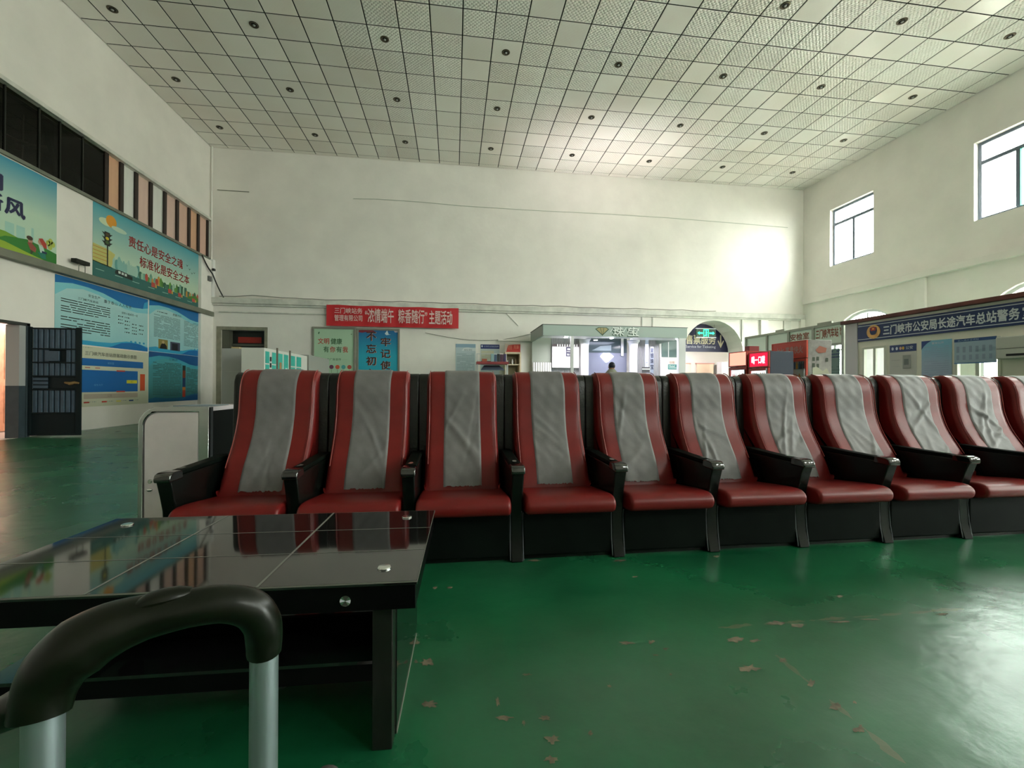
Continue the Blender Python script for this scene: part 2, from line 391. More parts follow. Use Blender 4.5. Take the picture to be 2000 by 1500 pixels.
for q, (a, x0, x1, y0, y1, kd) in enumerate(tiles):
    g = .0135
    if q < 300 and a > 0:
        key = (round(x1-x0, 2), round(y1-y0, 2), kd)
        if key not in tme:
            m = MB(); w, h = (x1-x0)/2-g, (y1-y0)/2-g
            m.add([(-w, -h, 0), (w, -h, 0), (w, h, 0), (-w, h, 0), (-w+.006, -h+.006, -.008), (w-.006, -h+.006, -.008), (w-.006, h-.006, -.008), (-w+.006, h-.006, -.008)],
                  [(0, 1, 2, 3), (7, 6, 5, 4), (0, 4, 5, 1), (1, 5, 6, 2), (2, 6, 7, 3), (3, 7, 4, 0)])
            o = m.build('ceiling_tile', tm[kd], ceil, local=True); tme[key] = o
        else:
            o = tme[key].copy(); COL.objects.link(o)
        o.location = V(((x0+x1)/2, (y0+y1)/2, ZC+.008))-ORG['ceiling']
    else:
        rest.m = kd; rest.box(x0+g, x1-g, y0+g, y1-g, ZC, ZC+.01)
ro = rest.build('ceiling_tile_field', tm, ceil, fix=False); ro['kind'] = 'stuff'
# downlights
ring_m = mat('brass_ring', (.10, .085, .06), .3, 1); bulb_m = mat('bulb_glass', (.35, .35, .32), .15)
dl0 = None
def DLL(rw, c):
    row = {-.5: 'row nearest the back wall', -3.5: 'second row from the back wall', -6.5: 'third row from the back wall', -9.45: 'frontmost visible row'}[rw]
    n = c if rw > -9 else c-5
    return 'small round ceiling downlight, %s from the left in the %s' % (('first', 'second', 'third', 'fourth', 'fifth', 'sixth', 'seventh', 'eighth')[n], row)
for rw in (-.5, -3.5, -6.5, -9.45):
    for c in range(8):
        if rw < -9 and c < 5: continue
        P = (X0+TS*(c*4+.48), Y0+TS*rw, ZC-.001)
        if dl0 is None:
            dl0 = thing('ceiling_downlight', P, DLL(rw, c), 'lamp', 'downlights in the tiled ceiling')
            m = MB(); m.lathe(P, [(.105, 0), (.105, -.006), (.095, -.014), (.07, -.014), (.062, -.004), (.06, .004)], 24); m.build('ring', ring_m, dl0, smooth=True)
            m = MB(); m.lathe(V(P)+V((.0, 0, 0)), [(.058, -.002), (.045, -.012), (.03, -.012)], 18); m.build('reflector', black_p, dl0, smooth=True)
            m = MB(); m.sphere(V(P)+V((.005, 0, -.016)), .03, .03, .02); m.build('bulb', bulb_m, dl0, smooth=True)
        else: dup(dl0, P, DLL(rw, c))
# walls: polygons with holes
def archpts(yc, r, zs, z0, n=16):
    return [(yc-r, z0), (yc+r, z0)]+[(yc+r*cos(pi*i/n), zs+r*sin(pi*i/n)) for i in range(n+1)]
def rc(a0, a1, b0, b1): return [(a0, b0), (a1, b0), (a1, b1), (a0, b1)]
ARR, ARZ = 1.39, 2.57
# right wall
m = MB()
m.prism(rc(WF-.3, WB+.3, 0, ZC+.3), 'x', WR, WR+.34, holes=[rc(b, a, 5.93, 8.2) for a, b in WIN]+[archpts(y, ARR, ARZ, .9) for y in ARC])
wr = m.build('wall_right', wall_m, fix=True); struct(wr)
LGAP = (1.5, 16.62)   # upper band of openings on the left wall
m = MB()
m.prism(rc(WF-.3, WB+.3, 0, ZC+.3), 'x', WL-.2, WL, holes=[rc(LGAP[0], LGAP[1], 5.6, 6.93), rc(8.2, 10.03, -.0+.001, 2.3)])
wl = struct(m.build('wall_left', wall_m))
BD = (-8.29, -6.84); BA = (10.79, 1.34, 2.53)   # back doorway, arch (centre, radius, springing)
m = MB()
m.prism(rc(WL-.2, WR+.34, 0, ZC+.3), 'y', WB, WB+.22, holes=[rc(BD[0], BD[1], .001, 3.06), archpts(BA[0], BA[1], BA[2], .001)])
wb = struct(m.build('wall_back', wall_m))
m = MB(); m.prism(rc(BA[0]-2.2, BA[0]+2.2, 0, 4.6), 'y', WB+.22, WB+1.0, holes=[archpts(BA[0], BA[1], BA[2], .001)]); struct(m.build('wall_back_arch_reveal', wall_m))
m = MB(); m.prism(rc(WL-.2, WR+.34, 0, ZC+.3), 'y', WF-.3, WF, holes=[rc(a, b, 5.93, 8.2) for a, b in WINF_ADDED]); struct(m.build('wall_front', wall_m))
# ledges / trims
def T(name, b, m, bevel=.01): return struct(box(name, b, m, bevel=bevel))
T('trim_1', (WL, WR, WB-.14, WB, 4.0, 4.2), ledge_m); T('trim_2', (WL+.3, -4.66, WB-.06, WB, 3.68, 3.73), ledge_m); T('trim_3', (WL, WR, WB-.09, WB, 3.93, 4.0), ledge_m)
T('trim_4', (WR-.16, WR, WF, WB-.15, 4.62, 4.82), wall_m); T('trim_5', (WR-.1, WR, 11.78, 12.1, 0, 4.62), wall_m)
T('trim_6', (WL, WL+.16, WF, WB-.05, 3.52, 3.68), grey_m)
T('trim_7', (WL, WL+.07, WF, WB-.03, 6.93, 7.02), ledge_m); T('trim_8', (WL, WL+.05, WF, WB-.03, 5.52, 5.6), grey_m)
T('trim_9', (WL, WL+.10, 15.95, WB, 0, 5.5), wall_l); T('trim_10', (WL, WL+.16, WB-.14, WB, 4.2, 5.55), white_m)
T('trim_11', (12.9, 13.25, WB-.09, WB, 0, 3.93), wall_l); T('trim_12', (14.75, WR, WB-.12, WB, 0, 4.0), wall_m, .01)
T('trim_13', (14.0, 14.35, WB-.05, WB, 3.3, 3.93), ledge_m)
# right wall windows
def window(n, ya, yb, z0, z1, green=False):
    w = sthing('window_%d' % n, (WR+.2, (ya+yb)/2, z0)); x0, x1 = WR+.14, WR+.2; f = .085; zt = z0+(z1-z0)*.715
    m = MB()
    m.box(x0, x1, yb, yb+f, z0, z1).box(x0, x1, ya-f, ya, z0, z1).box(x0, x1, yb+f, ya-f, z0, z0+f).box(x0, x1, yb+f, ya-f, z1-f, z1).box(x0, x1, yb+f, ya-f, zt, zt+.10)
    m.build('window_frame', blueg, w, bevel=.004)
    ym = (ya+yb)/2
    MB().box(x0-.01, x1, ym-.045, ym+.045, z0+f, zt).build('mullion', blueg, w, bevel=.004)
    if green: MB().box(x0, x1-.02, ym-.25, ym-.2, z0+f, zt).build('mullion', blueg, w, bevel=.004)
    px = WR+.17
    MB().box(px, px+.006, yb+f, ya-f, zt+.10, z1-f).build('pane', pane_m, w)
    MB().box(px, px+.006, ym+.03, ya-f, z0+f, zt).build('pane', pane_m, w)
    if green:
        MB().box(px, px+.006, ym-.2, ym-.03, z0+f, zt).build('pane', pane_g, w); MB().box(px, px+.006, yb+f, ym-.25, z0+f, zt).build('pane', pane_m, w)
    else: MB().box(px, px+.006, yb+f, ym-.03, z0+f, zt).build('pane', pane_m, w)
    MB().box(WR+.001, WR+.15, yb, ya, z0-.02, z0+.004).build('window_sill', whitef, w)
for i, (a, b) in enumerate(WIN): window(i+1, a, b, 5.93, 8.2, i == 1)
for i, y in enumerate(ARC):
    w = sthing('window_%d' % (i+10), (WR+.2, y, .9))
    m = MB(); m.prism(archpts(y, ARR, ARZ, .9), 'x', WR+.12, WR+.2, holes=[archpts(y, ARR-.09, ARZ, .97)]); m.build('window_frame', whitef, w)
    m = MB()
    m.box(WR+.14, WR+.18, y-ARR+.09, y+ARR-.09, ARZ-.03, ARZ+.03)
    m.build('mullion', whitef, w)
    for k in (-1, 0, 1): MB().box(WR+.14, WR+.18, y+k*.68-.025, y+k*.68+.025, .97, ARZ+(1.28 if k == 0 else 1.07)).build('mullion', whitef, w)
    m = MB(); m.prism(archpts(y, ARR-.09, ARZ, .97), 'x', WR+.155, WR+.16); m.build('pane', pane_m, w)
for i, (a, b) in enumerate(WINF_ADDED):  # added windows out of view, there for the light they let in
    w = sthing('window_%d' % (i+30), ((a+b)/2, WF-.2, 5.93)); m = MB(); m.prism(rc(a, b, 5.93, 8.2), 'y', WF-.2, WF-.14, holes=[rc(a+.08, (a+b)/2-.04, 6.01, 7.5), rc((a+b)/2+.04, b-.08, 6.01, 7.5), rc(a+.08, b-.08, 7.6, 8.12)]); m.build('window_frame', blueg, w)
    MB().box(a+.08, b-.08, WF-.18, WF-.175, 6.01, 8.12).build('pane', pane_m, w)
# exterior seen through the windows
struct(box('ground', (WR+.34, WR+30, WF-10, WB+20, -.3, -.1), mat('pavement', (.25, .24, .21), .9)))
eb = thing('apartment_building', (WR+24, 13, -.1), 'pale tan building across the street seen through the right wall windows', 'building')
MB().box(WR+22, WR+30, 4, 26, -.1, 12).build('wall', mat('tan_render', (.55, .47, .38), .9), eb)
for k in range(5): MB().box(WR+21.9, WR+22.0, 6+k*4, 7.6+k*4, 7, 9).build('window', dark_m, eb)
# upper left band of panes
ys_m = [1.5, 2.9, 4.2, 5.5, 6.8, 8.1, 9.05, 9.615, 10.315, 10.8, 11.389, 12.1, 12.6, 13.13, 13.71, 14.32, 14.91, 15.52, 16.04, 16.6]
up = sthing('window_20', (WL-.1, 9, 5.6))
pk = [mat('curtain_pink', (.88, .50, .43), .8), mat('curtain_white', (.95, .84, .86), .8), mat('curtain_rose', (.88, .55, .51), .8), mat('curtain_orange', (.86, .44, .30), .8)]
seq = {11: 3, 12: 1, 13: 2, 14: 1, 15: 2, 16: 0, 17: 3, 18: 0}
for i, y in enumerate(ys_m):
    w = .015 if y < 12 else .075
    MB().box(WL-.07, WL-.03, y-w, y+w*.6, 5.6, 6.93).build('mullion', dkwood if y > 12 else dark_m, up)
    if i < len(ys_m)-1:
        MB().box(WL-.056, WL-.05, y+w*.6, ys_m[i+1]-w, 5.62, 6.92).build('pane', pane_m if i >= 11 else pane_d, up)
        if i in seq:
            m = MB(); n = 10; y0, y1 = y, ys_m[i+1]; pts = []
            for k in range(n+1): pts.append((y0+(y1-y0)*k/n, WL-.085-.008*sin(k*2.1+i)))
            vs = [(x, yy, 5.55) for yy, x in pts]+[(x, yy, 6.98) for yy, x in pts]
            m.add(vs, [[k, k+1, n+2+k, n+1+k] for k in range(n)]); m.build('curtain', pk[seq[i]], up, smooth=True)
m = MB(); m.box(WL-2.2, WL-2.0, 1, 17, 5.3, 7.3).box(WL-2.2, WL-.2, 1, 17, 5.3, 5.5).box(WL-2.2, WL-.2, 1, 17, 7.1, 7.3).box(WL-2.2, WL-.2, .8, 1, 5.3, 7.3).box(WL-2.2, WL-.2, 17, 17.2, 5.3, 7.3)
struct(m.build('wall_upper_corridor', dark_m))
# drawn-aside dark curtain and a lamp in the upper corridor
cu = MB(); cu.tube([(WL-.25, 10.84, 6.9), (WL-.25, 10.86, 6.5), (WL-.25, 10.95, 6.1), (WL-.25, 11.0, 5.6)], [.12, .1, .06, .07], 10); tag(cu.build('curtain', mat('dark_curtain', (.01, .01, .006), .9), smooth=True), 'dark curtain bunched aside behind the upper left glazing', 'curtain')
cf = thing('pendant_fan', (WL-.9, 10.95, 6.0), 'dim pendant fan seen through the dark upper glazing', 'fan')
fm = mat('fan_grey', (.05, .045, .03), .5)
MB().tube([(WL-.9, 10.95, 6.0), (WL-.9, 10.95, 7.1)], .02, 8).build('rod', fm, cf)
MB().lathe((WL-.9, 10.95, 6.45), [(.03, .08), (.1, .05), (.11, 0), (.05, -.03)], 14).build('motor', fm, cf, smooth=True)
for k in range(3):
    q = k*2.09+.3; c = V((WL-.9, 10.95, 6.47)); d = V((cos(q), sin(q), 0)); n = V((-sin(q), cos(q), 0))
    MB().add([c+d*.1+n*.04, c+d*.5+n*.07, c+d*.5-n*.07, c+d*.1-n*.04, c+d*.1+n*.04+V((0, 0, .01)), c+d*.5+n*.07+V((0, 0, .01)), c+d*.5-n*.07+V((0, 0, .01)), c+d*.1-n*.04+V((0, 0, .01))],
             [(0, 1, 2, 3), (7, 6, 5, 4), (0, 4, 5, 1), (1, 5, 6, 2), (2, 6, 7, 3), (3, 7, 4, 0)]).build('blade', fm, cf)
# corridor behind the left doorway
orange_w = mat('orange_wood', (.68, .34, .20), .4, noise=.25, nscale=3, bump=.1, bscale=4)
m = MB(); m.box(WL-1.5, WL-1.4, 6, 13, 0, 3.2).box(WL-1.5, WL-.2, 13, 13.1, 0, 3.2).box(WL-1.5, WL-.2, 5.9, 6, 0, 3.2).box(WL-1.5, WL-.2, 5.9, 13.1, 3.1, 3.2)
struct(m.build('wall_corridor', mat('corridor_paint', (.75, .66, .62), .6))); struct(box('floor_corridor', (WL-1.5, WL-.2, 5.9, 13.1, -.1, 0.002), mat('corridor_floor', (.4, .34, .28), .5)))
dr = sthing('door_3', (WL-1.38, 11, 0))
for k in range(3):
    y0 = 9.5+k*.75
    MB().box(WL-1.4, WL-1.36, y0, y0+.73, .02, 2.35).build('door_leaf', orange_w, dr, bevel=.005)
    for z0, z1 in ((.2, 1.05), (1.2, 2.2)):
        MB().box(WL-1.36, WL-1.35, y0+.1, y0+.63, z0, z1).build('door_panel', orange_w, dr, bevel=.004)
tag(MB().box(WL-1.345, WL-1.34, 10.0, 10.6, 1.15, 1.8).build('notice', white_m), 'blank white paper stuck on the orange wooden door', 'notice')
jamb_blue = mat('blue_grey_steel', (.045, .065, .075), .35, spec=.5, noise=.2, nscale=5)
dj = sthing('door_1', (WL, 9, 0))
MB().box(WL-.22, WL+.02, 9.86, 9.99, 0, 1.05).build('jamb', jamb_blue, dj); MB().box(WL-.22, WL+.02, 9.86, 9.99, 1.05, 2.28).build('jamb', mat('jamb_upper', (.42, .43, .42), .5), dj)
MB().box(WL-.1, WL+.04, 9.99, 10.06, 0, 2.32).build('door_frame', jamb_blue, dj); MB().box(WL-.1, WL+.04, 8.2, 10.06, 2.27, 2.33).build('door_frame', mat('dark_trim', (.03, .035, .03), .5), dj)
# ------------------------------------------------------------------ steel gate leaf, swung open
gx0, gx1, gy = WL+.05, WL+1.0, 10.03
gate = thing('steel_gate', (gx0, gy, 0), 'open blue-grey steel gate leaf with vertical slats beside the left doorway', 'gate')
gm = mat('gate_steel', (.055, .095, .135), .38, spec=.5, noise=.2, nscale=6); gd = mat('gate_dark', (.008, .016, .018), .55, spec=.2)
m = MB(); m.box(gx0, gx0+.05, gy-.02, gy+.02, .03, 2.26).box(gx1-.09, gx1, gy-.02, gy+.02, .03, 2.26)
for z in (.49, .97, 1.25, 1.53, 1.81, 2.23): m.box(gx0+.05, gx1-.09, gy-.02, gy+.02, z-.015, z+.015)
m.box(gx0+.05, gx1-.09, gy-.02, gy+.02, .03, .06); m.build('gate_frame', gd, gate, bevel=.003)
MB().box(gx0+.05, gx1-.09, gy+.0, gy+.015, .06, .475).build('kick_plate', gd, gate)
MB().box(gx0+.05, gx1-.09, gy+.022, gy+.03, .475, 2.215).build('back_sheet', gd, gate)
for (z0, z1) in ((.505, .955), (1.265, 1.515), (1.545, 1.795), (1.825, 2.215)):
    for k in range(8):
        if (z0 == 1.545 and 3 <= k <= 5): continue
        x = gx0+.055+k*.1005
        MB().prism([(x, gy+.02), (x+.02, gy-.006), (x+.075, gy-.006), (x+.088, gy+.02)], 'z', z0, z1).build('slat', gm, gate)
for k in range(3): MB().box(gx0+.07, gx0+.34, gy-.012, gy+.01, 1.0+k*.08, 1.06+k*.08).build('slat', gm, gate, bevel=.003)
MB().box(gx0+.42, gx1-.1, gy-.005, gy+.01, 1.0, 1.23).build('lock_plate', gd, gate)
MB().box(gx0+.3, gx0+.56, gy-.03, gy+.0, 1.56, 1.77).build('lock_box', gm, gate, bevel=.006)
MB().tube([(gx1-.26, gy-.05, 1.12), (gx1-.16, gy-.06, 1.1), (gx1-.1, gy-.03, 1.12), (gx1-.02, gy-.03, 1.11)], [.02, .035, .03, .02], 8).build('handle', mat('rusty_latch', (.25, .16, .06), .6, .3), gate, smooth=True)
# ------------------------------------------------------------------ left wall boards
def lsheet(y0, z1, y1, z0): return Sheet((WL+.004, y0, z1), (0, y1-y0, 0), (0, 0, z0-z1), (1, 0, 0))
txt_d = ink('#26302c')
def board_common(sh, dk, md, lt, mirror=False):
    # swoosh header and hill footer
    top = [(0, 0), (1, 0), (1, .17), (.93, .2), (.8, .22), (.68, .2), (.58, .155), (.45, .1), (.3, .07), (.15, .07), (0, .12)]
    sh.poly([(0, 0), (0, .30), (.1, .17), (.25, .12), (.4, .15), (.55, .22), (.7, .28), (.85, .3), (1, .27), (1, 0)], lt, .0045)
    sh.poly(top, dk, .005)
    sh.poly([(.93, .2), (.95, .08), (1, .04), (1, .17)], md, .0052)
    sh.poly([(0, .93), (.1, .90), (.25, .93), (.4, .93), (.55, .92), (.6, .9), (.72, .86), (.85, .865), (1, .92), (1, 1), (0, 1)], md, .005)
    sh.poly([(.55, .98), (.66, .9), (.78, .875), (.9, .885), (1, .94), (1, 1), (.5, 1)], dk, .0055)
    for k in range(4): sh.ell(.78+k*.055, .855, .015, .02, md, .006, 8)
L1 = inkgrad('board_sky', hx('#8fc3c9'), hx('#a9cfcf'), 2, 2.0, 3.4); dkb = ink('#0b69a8'); mdb = ink('#2f9cc4'); ltb = ink('#7cc4cf')
b1 = lsheet(10.64, 3.5, 13.52, 2.02); r = thing('notice_board', (WL, 12.1, 2.0), 'pale blue safety notice board with two text columns, behind the open gate', 'notice board')
b1.body(L1).build('panel', L1, r); board_common(b1, dkb, mdb, ltb)
b1.text('安全生产', .30, .175, .42, .225, txt_d); b1.text('重于泰山 人人有责', .46, .20, .78, .255, ink('#3a3f48'))
b1.text('三门峡汽车总站', .20, .26, .40, .30, txt_d); b1.lines(.05, .33, .53, .55, 6, txt_d, fill=.35, gap=.2, seed=2); b1.lines(.05, .6, .53, .84, 6, txt_d, fill=.35, gap=.12, seed=3)
b1.text('领导小组成员一览', .66, .34, .86, .38, txt_d)
for q, (x, n) in enumerate(((.62, 3), (.70, 5), (.79, 4), (.88, 3))): b1.lines(x, .42+(.1 if q > 1 else 0), x+.06, .75 if q else .6, n, txt_d, fill=.3, gap=.0, seed=q)
b1.emit(r)
b2 = lsheet(13.57, 3.53, 16.38, 2.05); r = thing('notice_board', (WL, 15, 2.0), 'pale blue notice board with two small photographs above its lower edge', 'notice board')
b2.body(L1).build('panel', L1, r); board_common(b2, dkb, mdb, ltb); b2.text('质量方针', .37, .16, .52, .21, txt_d); b2.lines(.12, .19, .28, .22, 1, txt_d, gap=0)
g_t = ink('#5e7f83'); b2.lines(.07, .26, .5, .72, 17, g_t, fill=.4, gap=.08, seed=5); b2.lines(.57, .26, .95, .82, 18, g_t, fill=.4, gap=.1, seed=6)
b2.rect(.14, .74, .29, .93, ink('#8a7f45'), .0062); b2.poly([(.16, .93), (.18, .85), (.2, .82), (.24, .82), (.27, .86), (.28, .93)], ink('#151a12'), .0066); b2.ell(.215, .795, .02, .03, ink('#b59a74'), .0066)
b2.rect(.33, .76, .50, .94, ink('#444a60'), .0062); b2.rect(.36, .79, .46, .93, ink('#181a26'), .0066); b2.emit(r)
cream = ink('#c6c8b0')
b3 = lsheet(10.64, 1.995, 13.55, .545); r = thing('notice_board', (WL, 12.1, .54), 'cream floor plan board with blue blocks, yellow and orange marks', 'notice board')
b3.body(cream).build('panel', cream, r)
b3.text('三门峡汽车总站旅客疏散示意图', .27, .08, .84, .15, txt_d); bl = ink('#0f62a6'); b3.lines(.25, .02, .34, .035, 1, g_t, gap=0)
b3.rect(.05, .20, .93, .32, bl); b3.text('候车室', .5, .24, .57, .28, ink('#6fa5c9')); b3.rect(.05, .38, .86, .76, bl, .004); b3.rect(.1, .33, .7, .39, cream, .0045)
for x in (.27, .37): b3.rect(x, .345, x+.05, .36, ink('#b06058'), .006)
b3.rect(.6, .375, .7, .40, ink('#c2463a'), .006); b3.rect(.6, .745, .7, .77, ink('#c2463a'), .006); b3.rect(.72, .55, .85, .61, ink('#d8cf30'), .006); b3.text('出口', .77, .56, .80, .60, ink('#8a7a20'), .008)
b3.text('候车大厅', .36, .62, .45, .66, ink('#5f97c4')); b3.rect(.89, .43, .955, .75, ink('#c8502a'), .005); b3.rect(.26, .79, .86, .87, ink('#b0a392'), .005); b3.text('公路', .5, .80, .55, .85, ink('#8f8270'), .007)
for x, c in ((.26, '#9c3528'), (.44, '#c2463a'), (.60, '#d8cf60'), (.75, '#16407a')): b3.rect(x, .915, x+.055, .94, ink(c), .006); b3.lines(x+.06, .918, x+.13, .938, 1, g_t, gap=0)
b3.emit(r)
L2 = inkgrad('board_teal', hx('#2f6f74'), hx('#4f9fa8'), 2, .6, 2.0)
b4 = lsheet(13.57, 2.04, 16.4, .56); r = thing('notice_board', (WL, 15, .55), 'darker teal notice board with red and orange strip down its middle', 'notice board')
b4.body(L2).build('panel', L2, r); board_common(b4, ink('#0a4f86'), ink('#12608a'), ink('#3f9ab0')); b4.text('三门峡公司', .31, .10, .45, .15, txt_d)
b4.lines(.06, .2, .52, .9, 22, ink('#355f5a'), fill=.4, gap=.1, seed=8); b4.lines(.62, .27, .95, .86, 18, ink('#2c544f'), fill=.4, gap=.1, seed=9)
for z0, z1, c in ((.23, .34, '#1c3c3c'), (.34, .50, '#7a3a20'), (.50, .70, '#17325c'), (.70, .77, '#b0702c'), (.77, .92, '#9a3018')): b4.rect(.545, z0, .6, z1, ink(c), .007)
b4.emit(r)
# upper posters
sky2 = inkgrad('poster_sky', hx('#b4ccb4'), hx('#2f95a8'), 2, 4.3, 5.6)
p2 = lsheet(11.62, 5.515, 15.94, 3.70); r = thing('poster', (WL, 13.8, 3.7), 'long road safety poster with red slogan, sun, traffic light and toy town', 'poster')
p2.body(sky2).build('panel', sky2, r)
p2.poly([(0, .78), (.15, .80), (1, .88), (1, 1), (0, 1)], ink('#2c6660'), .005); p2.poly([(0, .55), (.1, .56), (.16, .6), (.13, .81), (0, .79)], ink('#b9b56a'), .005)
for k in range(4): p2.rect(0, .58+k*.05, .11, .59+k*.05, ink('#b0803c'), .0055)
p2.ell(.13, .16, .04, .085, ink('#d8942a'), .006); p2.ell(.09, .2, .05, .05, ink('#c3d3b0'), .0055); p2.ell(.19, .23, .06, .035, ink('#b5cdb6'), .0065)
p2.rect(.098, .50, .108, .80, ink('#20231a'), .006); p2.rect(.08, .33, .12, .52, ink('#1d241c'), .0065)
for k in range(3):
    p2.poly([(.06, .345+k*.06), (.08, .35+k*.06), (.08, .385+k*.06)], ink('#1d241c'), .0065); p2.poly([(.14, .345+k*.06), (.12, .35+k*.06), (.12, .385+k*.06)], ink('#1d241c'), .0065)
    p2.ell(.1, .365+k*.055, .013, .022, ink(('#4d3a1e', '#c7b32e', '#3d5a2a')[k]), .007, 10)
dred = mat('slogan_red', hx('#8d1f1f'), .5)
p2.text('责任心是安全之魂', .265, .235, .80, .40, dred, .01, .012); p2.text('标准化是安全之本', .36, .47, .88, .635, dred, .01, .012)
for x, z in ((.84, .28), (.87, .33), (.9, .385), (.93, .36)): p2.poly([(x, z), (x+.015, z+.02), (x+.03, z-.005), (x+.015, z+.035)], txt_d, .006)
rp = random.Random(12); cs = ['#6fa08c', '#3f6f5c', '#b04a3c', '#4a8038', '#c08a3c', '#2f5c44', '#8fb59a', '#5d9140']
for k in range(44):
    x = .14+k*.0195; base = .80+.085*(x-.1); h = rp.uniform(.08, .17)*(1.35 if k < 12 else 1); c = cs[(k*3+rp.randrange(3)) % 8] if k > 10 else rp.choice(['#7fb0a8', '#5f9a94', '#98bcae'])
    w = rp.uniform(.018, .03)
    if rp.random() < .4: p2.poly([(x, base), (x, base-h*.7), (x+w/2, base-h), (x+w, base-h*.7), (x+w, base)], ink(c), .0056+.0001*(k % 5))
    elif rp.random() < .6: p2.ell(x+w/2, base-h*.45, w*.65, h*.5, ink(c), .0056+.0001*(k % 5), 10)
    else: p2.rect(x, base-h, x+w, base, ink(c), .0056+.0001*(k % 5))
p2.poly([(.88, .84), (.95, .8), (1, .83), (1, .90), (.85, .88)], ink('#4c7a2c'), .0062)
for k, x in enumerate((.47, .64, .75, .92)): p2.rect(x, .78+.09*(x-.1), x+.035, .86+.07*(x-.1), ink('#b5443a'), .0064); p2.rect(x+.038, .80+.09*(x-.1), x+.052, .86+.07*(x-.1), ink('#c59a3c'), .0064)
p2.poly([(.16, .83), (.18, .80), (.25, .81), (.3, .84), (.3, .89), (.16, .87)], ink('#1c2420'), .0068)
for k in range(3): p2.rect(.185+k*.025, .815+k*.004, .203+k*.025, .85+k*.004, ink('#c9d4cc'), .0072)
for k in range(7): p2.rect(.02+k*.14, .88+k*.008, .08+k*.14, .888+k*.008, ink('#9fc0b4'), .006)
p2.emit(r)
p1 = lsheet(6.3, 5.50, 10.67, 3.68); r = thing('poster', (WL, 8.5, 3.7), 'green meadow poster with dark lettering and two running children', 'poster')
sky1 = inkgrad('poster_sky_meadow', hx('#b6d0ba'), hx('#1d8aa8'), 2, 4.6, 5.55)
p1.body(sky1).build('panel', sky1, r)
p1.poly([(0, .80), (.3, .82), (.55, .80), (.75, .79), (.9, .86), (1, .9), (1, 1), (0, 1)], ink('#6f9a2a'), .005); p1.poly([(.75, .84), (.85, .80), (.94, .83), (1, .86), (1, 1), (.93, 1), (.85, .95), (.7, .91)], ink('#2f7a30'), .0055)
p1.poly([(.6, .88), (.75, .90), (.86, .95), (1, 1), (.5, 1), (.5, .9)], ink('#92ad34'), .0058)
for x, w in ((.66, .02), (.75, .04), (.80, .04), (.87, .012)): p1.rect(x, .64+w, x+w, .82, ink('#9cc6ba'), .0045)
nav = mat('navy_ink', hx('#20254a'), .5)
def pq(u, v): q = onX(u, v, WL); return ((q.y-6.3)/4.37, (5.50-q.z)/1.82)
fa, fb = pq(9, 383), pq(47, 430); p1.text('风', fa[0], fa[1], fb[0], fb[1], nav, .009, .03); p1.text('新', 2*fa[0]-fb[0]-.01, fa[1], fa[0]-.012, fb[1], nav, .009, .03)
ga = pq(3, 372); p1.text('明', ga[0]-(fb[0]-fa[0]), fa[1]-(fb[1]-fa[1])-.03, ga[0], fa[1]-.04, nav, .009, .03)
p1.ell(.865, .80, .012, .035, ink('#a9806a'), .0075, 10); p1.ell(.862, .775, .016, .025, ink('#3a2a1c'), .0078, 10); p1.poly([(.85, .83), (.87, .82), (.895, .87), (.89, .92), (.865, .90)], ink('#8d4a3a'), .0076); p1.poly([(.866, .9), (.885, .9), (.872, .95), (.866, .95)], ink('#3a4a2c'), .0074)
p1.ell(.918, .78, .016, .035, ink('#c0947c'), .0075, 10); p1.poly([(.905, .745), (.925, .73), (.945, .78), (.948, .84), (.93, .83)], ink('#a8382a'), .0078); p1.poly([(.905, .82), (.93, .83), (.938, .89), (.915, .90)], ink('#b9cfc4'), .0076); p1.rect(.922, .875, .948, .9, ink('#1c3050'), .0079); p1.poly([(.9, .9), (.94, .9), (.945, .96), (.92, .96)], ink('#2a7d6c'), .0074)
for x, z in ((.955, .76), (.968, .73), (.98, .76), (.965, .80)): p1.ell(x, z, .012, .035, ink('#a9b450'), .006, 10)
p1.emit(r)
# floodlight-like box on the left wall
fx = thing('wall_lamp_box', (WL, 11.12, 3.78), 'small dark box lamp on thin legs on the grey left ledge', 'lamp')
MB().box(WL+.08, WL+.2, 10.93, 11.3, 3.85, 3.94).build('housing', dark_m, fx, bevel=.01)
for y in (11.08, 11.25): MB().tube([(WL+.13, y, 3.68), (WL+.13, y, 3.86)], .008, 6).build('leg', grey_m, fx)
# cables, conduits
cb = mat('black_cable', (.01, .01, .01), .5)
pa = V((WL+.14, 15.9, 5.50)); pb = V((WL+.19, 16.45, 5.0)); pc = V((-8.18, WB-.1, 4.2))
pts = [pa.lerp(pb, t/6)+V((0, 0, -.05*sin(pi*t/6))) for t in range(7)]+[pb.lerp(pc, t/6)+V((0, 0, -.05*sin(pi*t/6))) for t in range(1, 7)]
tag(MB().tube(pts, .022, 8).build('cable', cb, smooth=True), 'thick black cable sagging across the left rear corner', 'cable')
tag(MB().tube([(WL+.06, WB-.06, 5.5), (WL+.06, WB-.06, ZC)], .03, 8).build('conduit', wall_l, smooth=True), 'pale vertical conduit up the left rear corner', 'pipe')
tag(MB().tube([(WL+.22, WB-.03, 8.08), (-7.39, WB-.03, 8.07)], .012, 6).build('cable', mat('thin_grey_cable', (.16, .17, .13), .6)), 'short thin grey wire high in the left rear corner', 'cable')
pp = [(-3.77, WB-.014, 8.06), (-2.9, WB-.014, 8.1), (-1.2, WB-.014, 8.09), (.23, WB-.014, 8.04), (3, WB-.014, 8.03), (6, WB-.014, 8.06), (8.6, WB-.014, 8.06), (12, WB-.014, 8.0), (14.2, WB-.014, 7.95)]
tag(MB().tube(pp, .012, 6).build('cable', mat('painted_wire', (.45, .47, .4), .6)), 'long painted-over wire running across the upper back wall', 'cable')
rc2 = random.Random(5); pts = []; x = -8.3
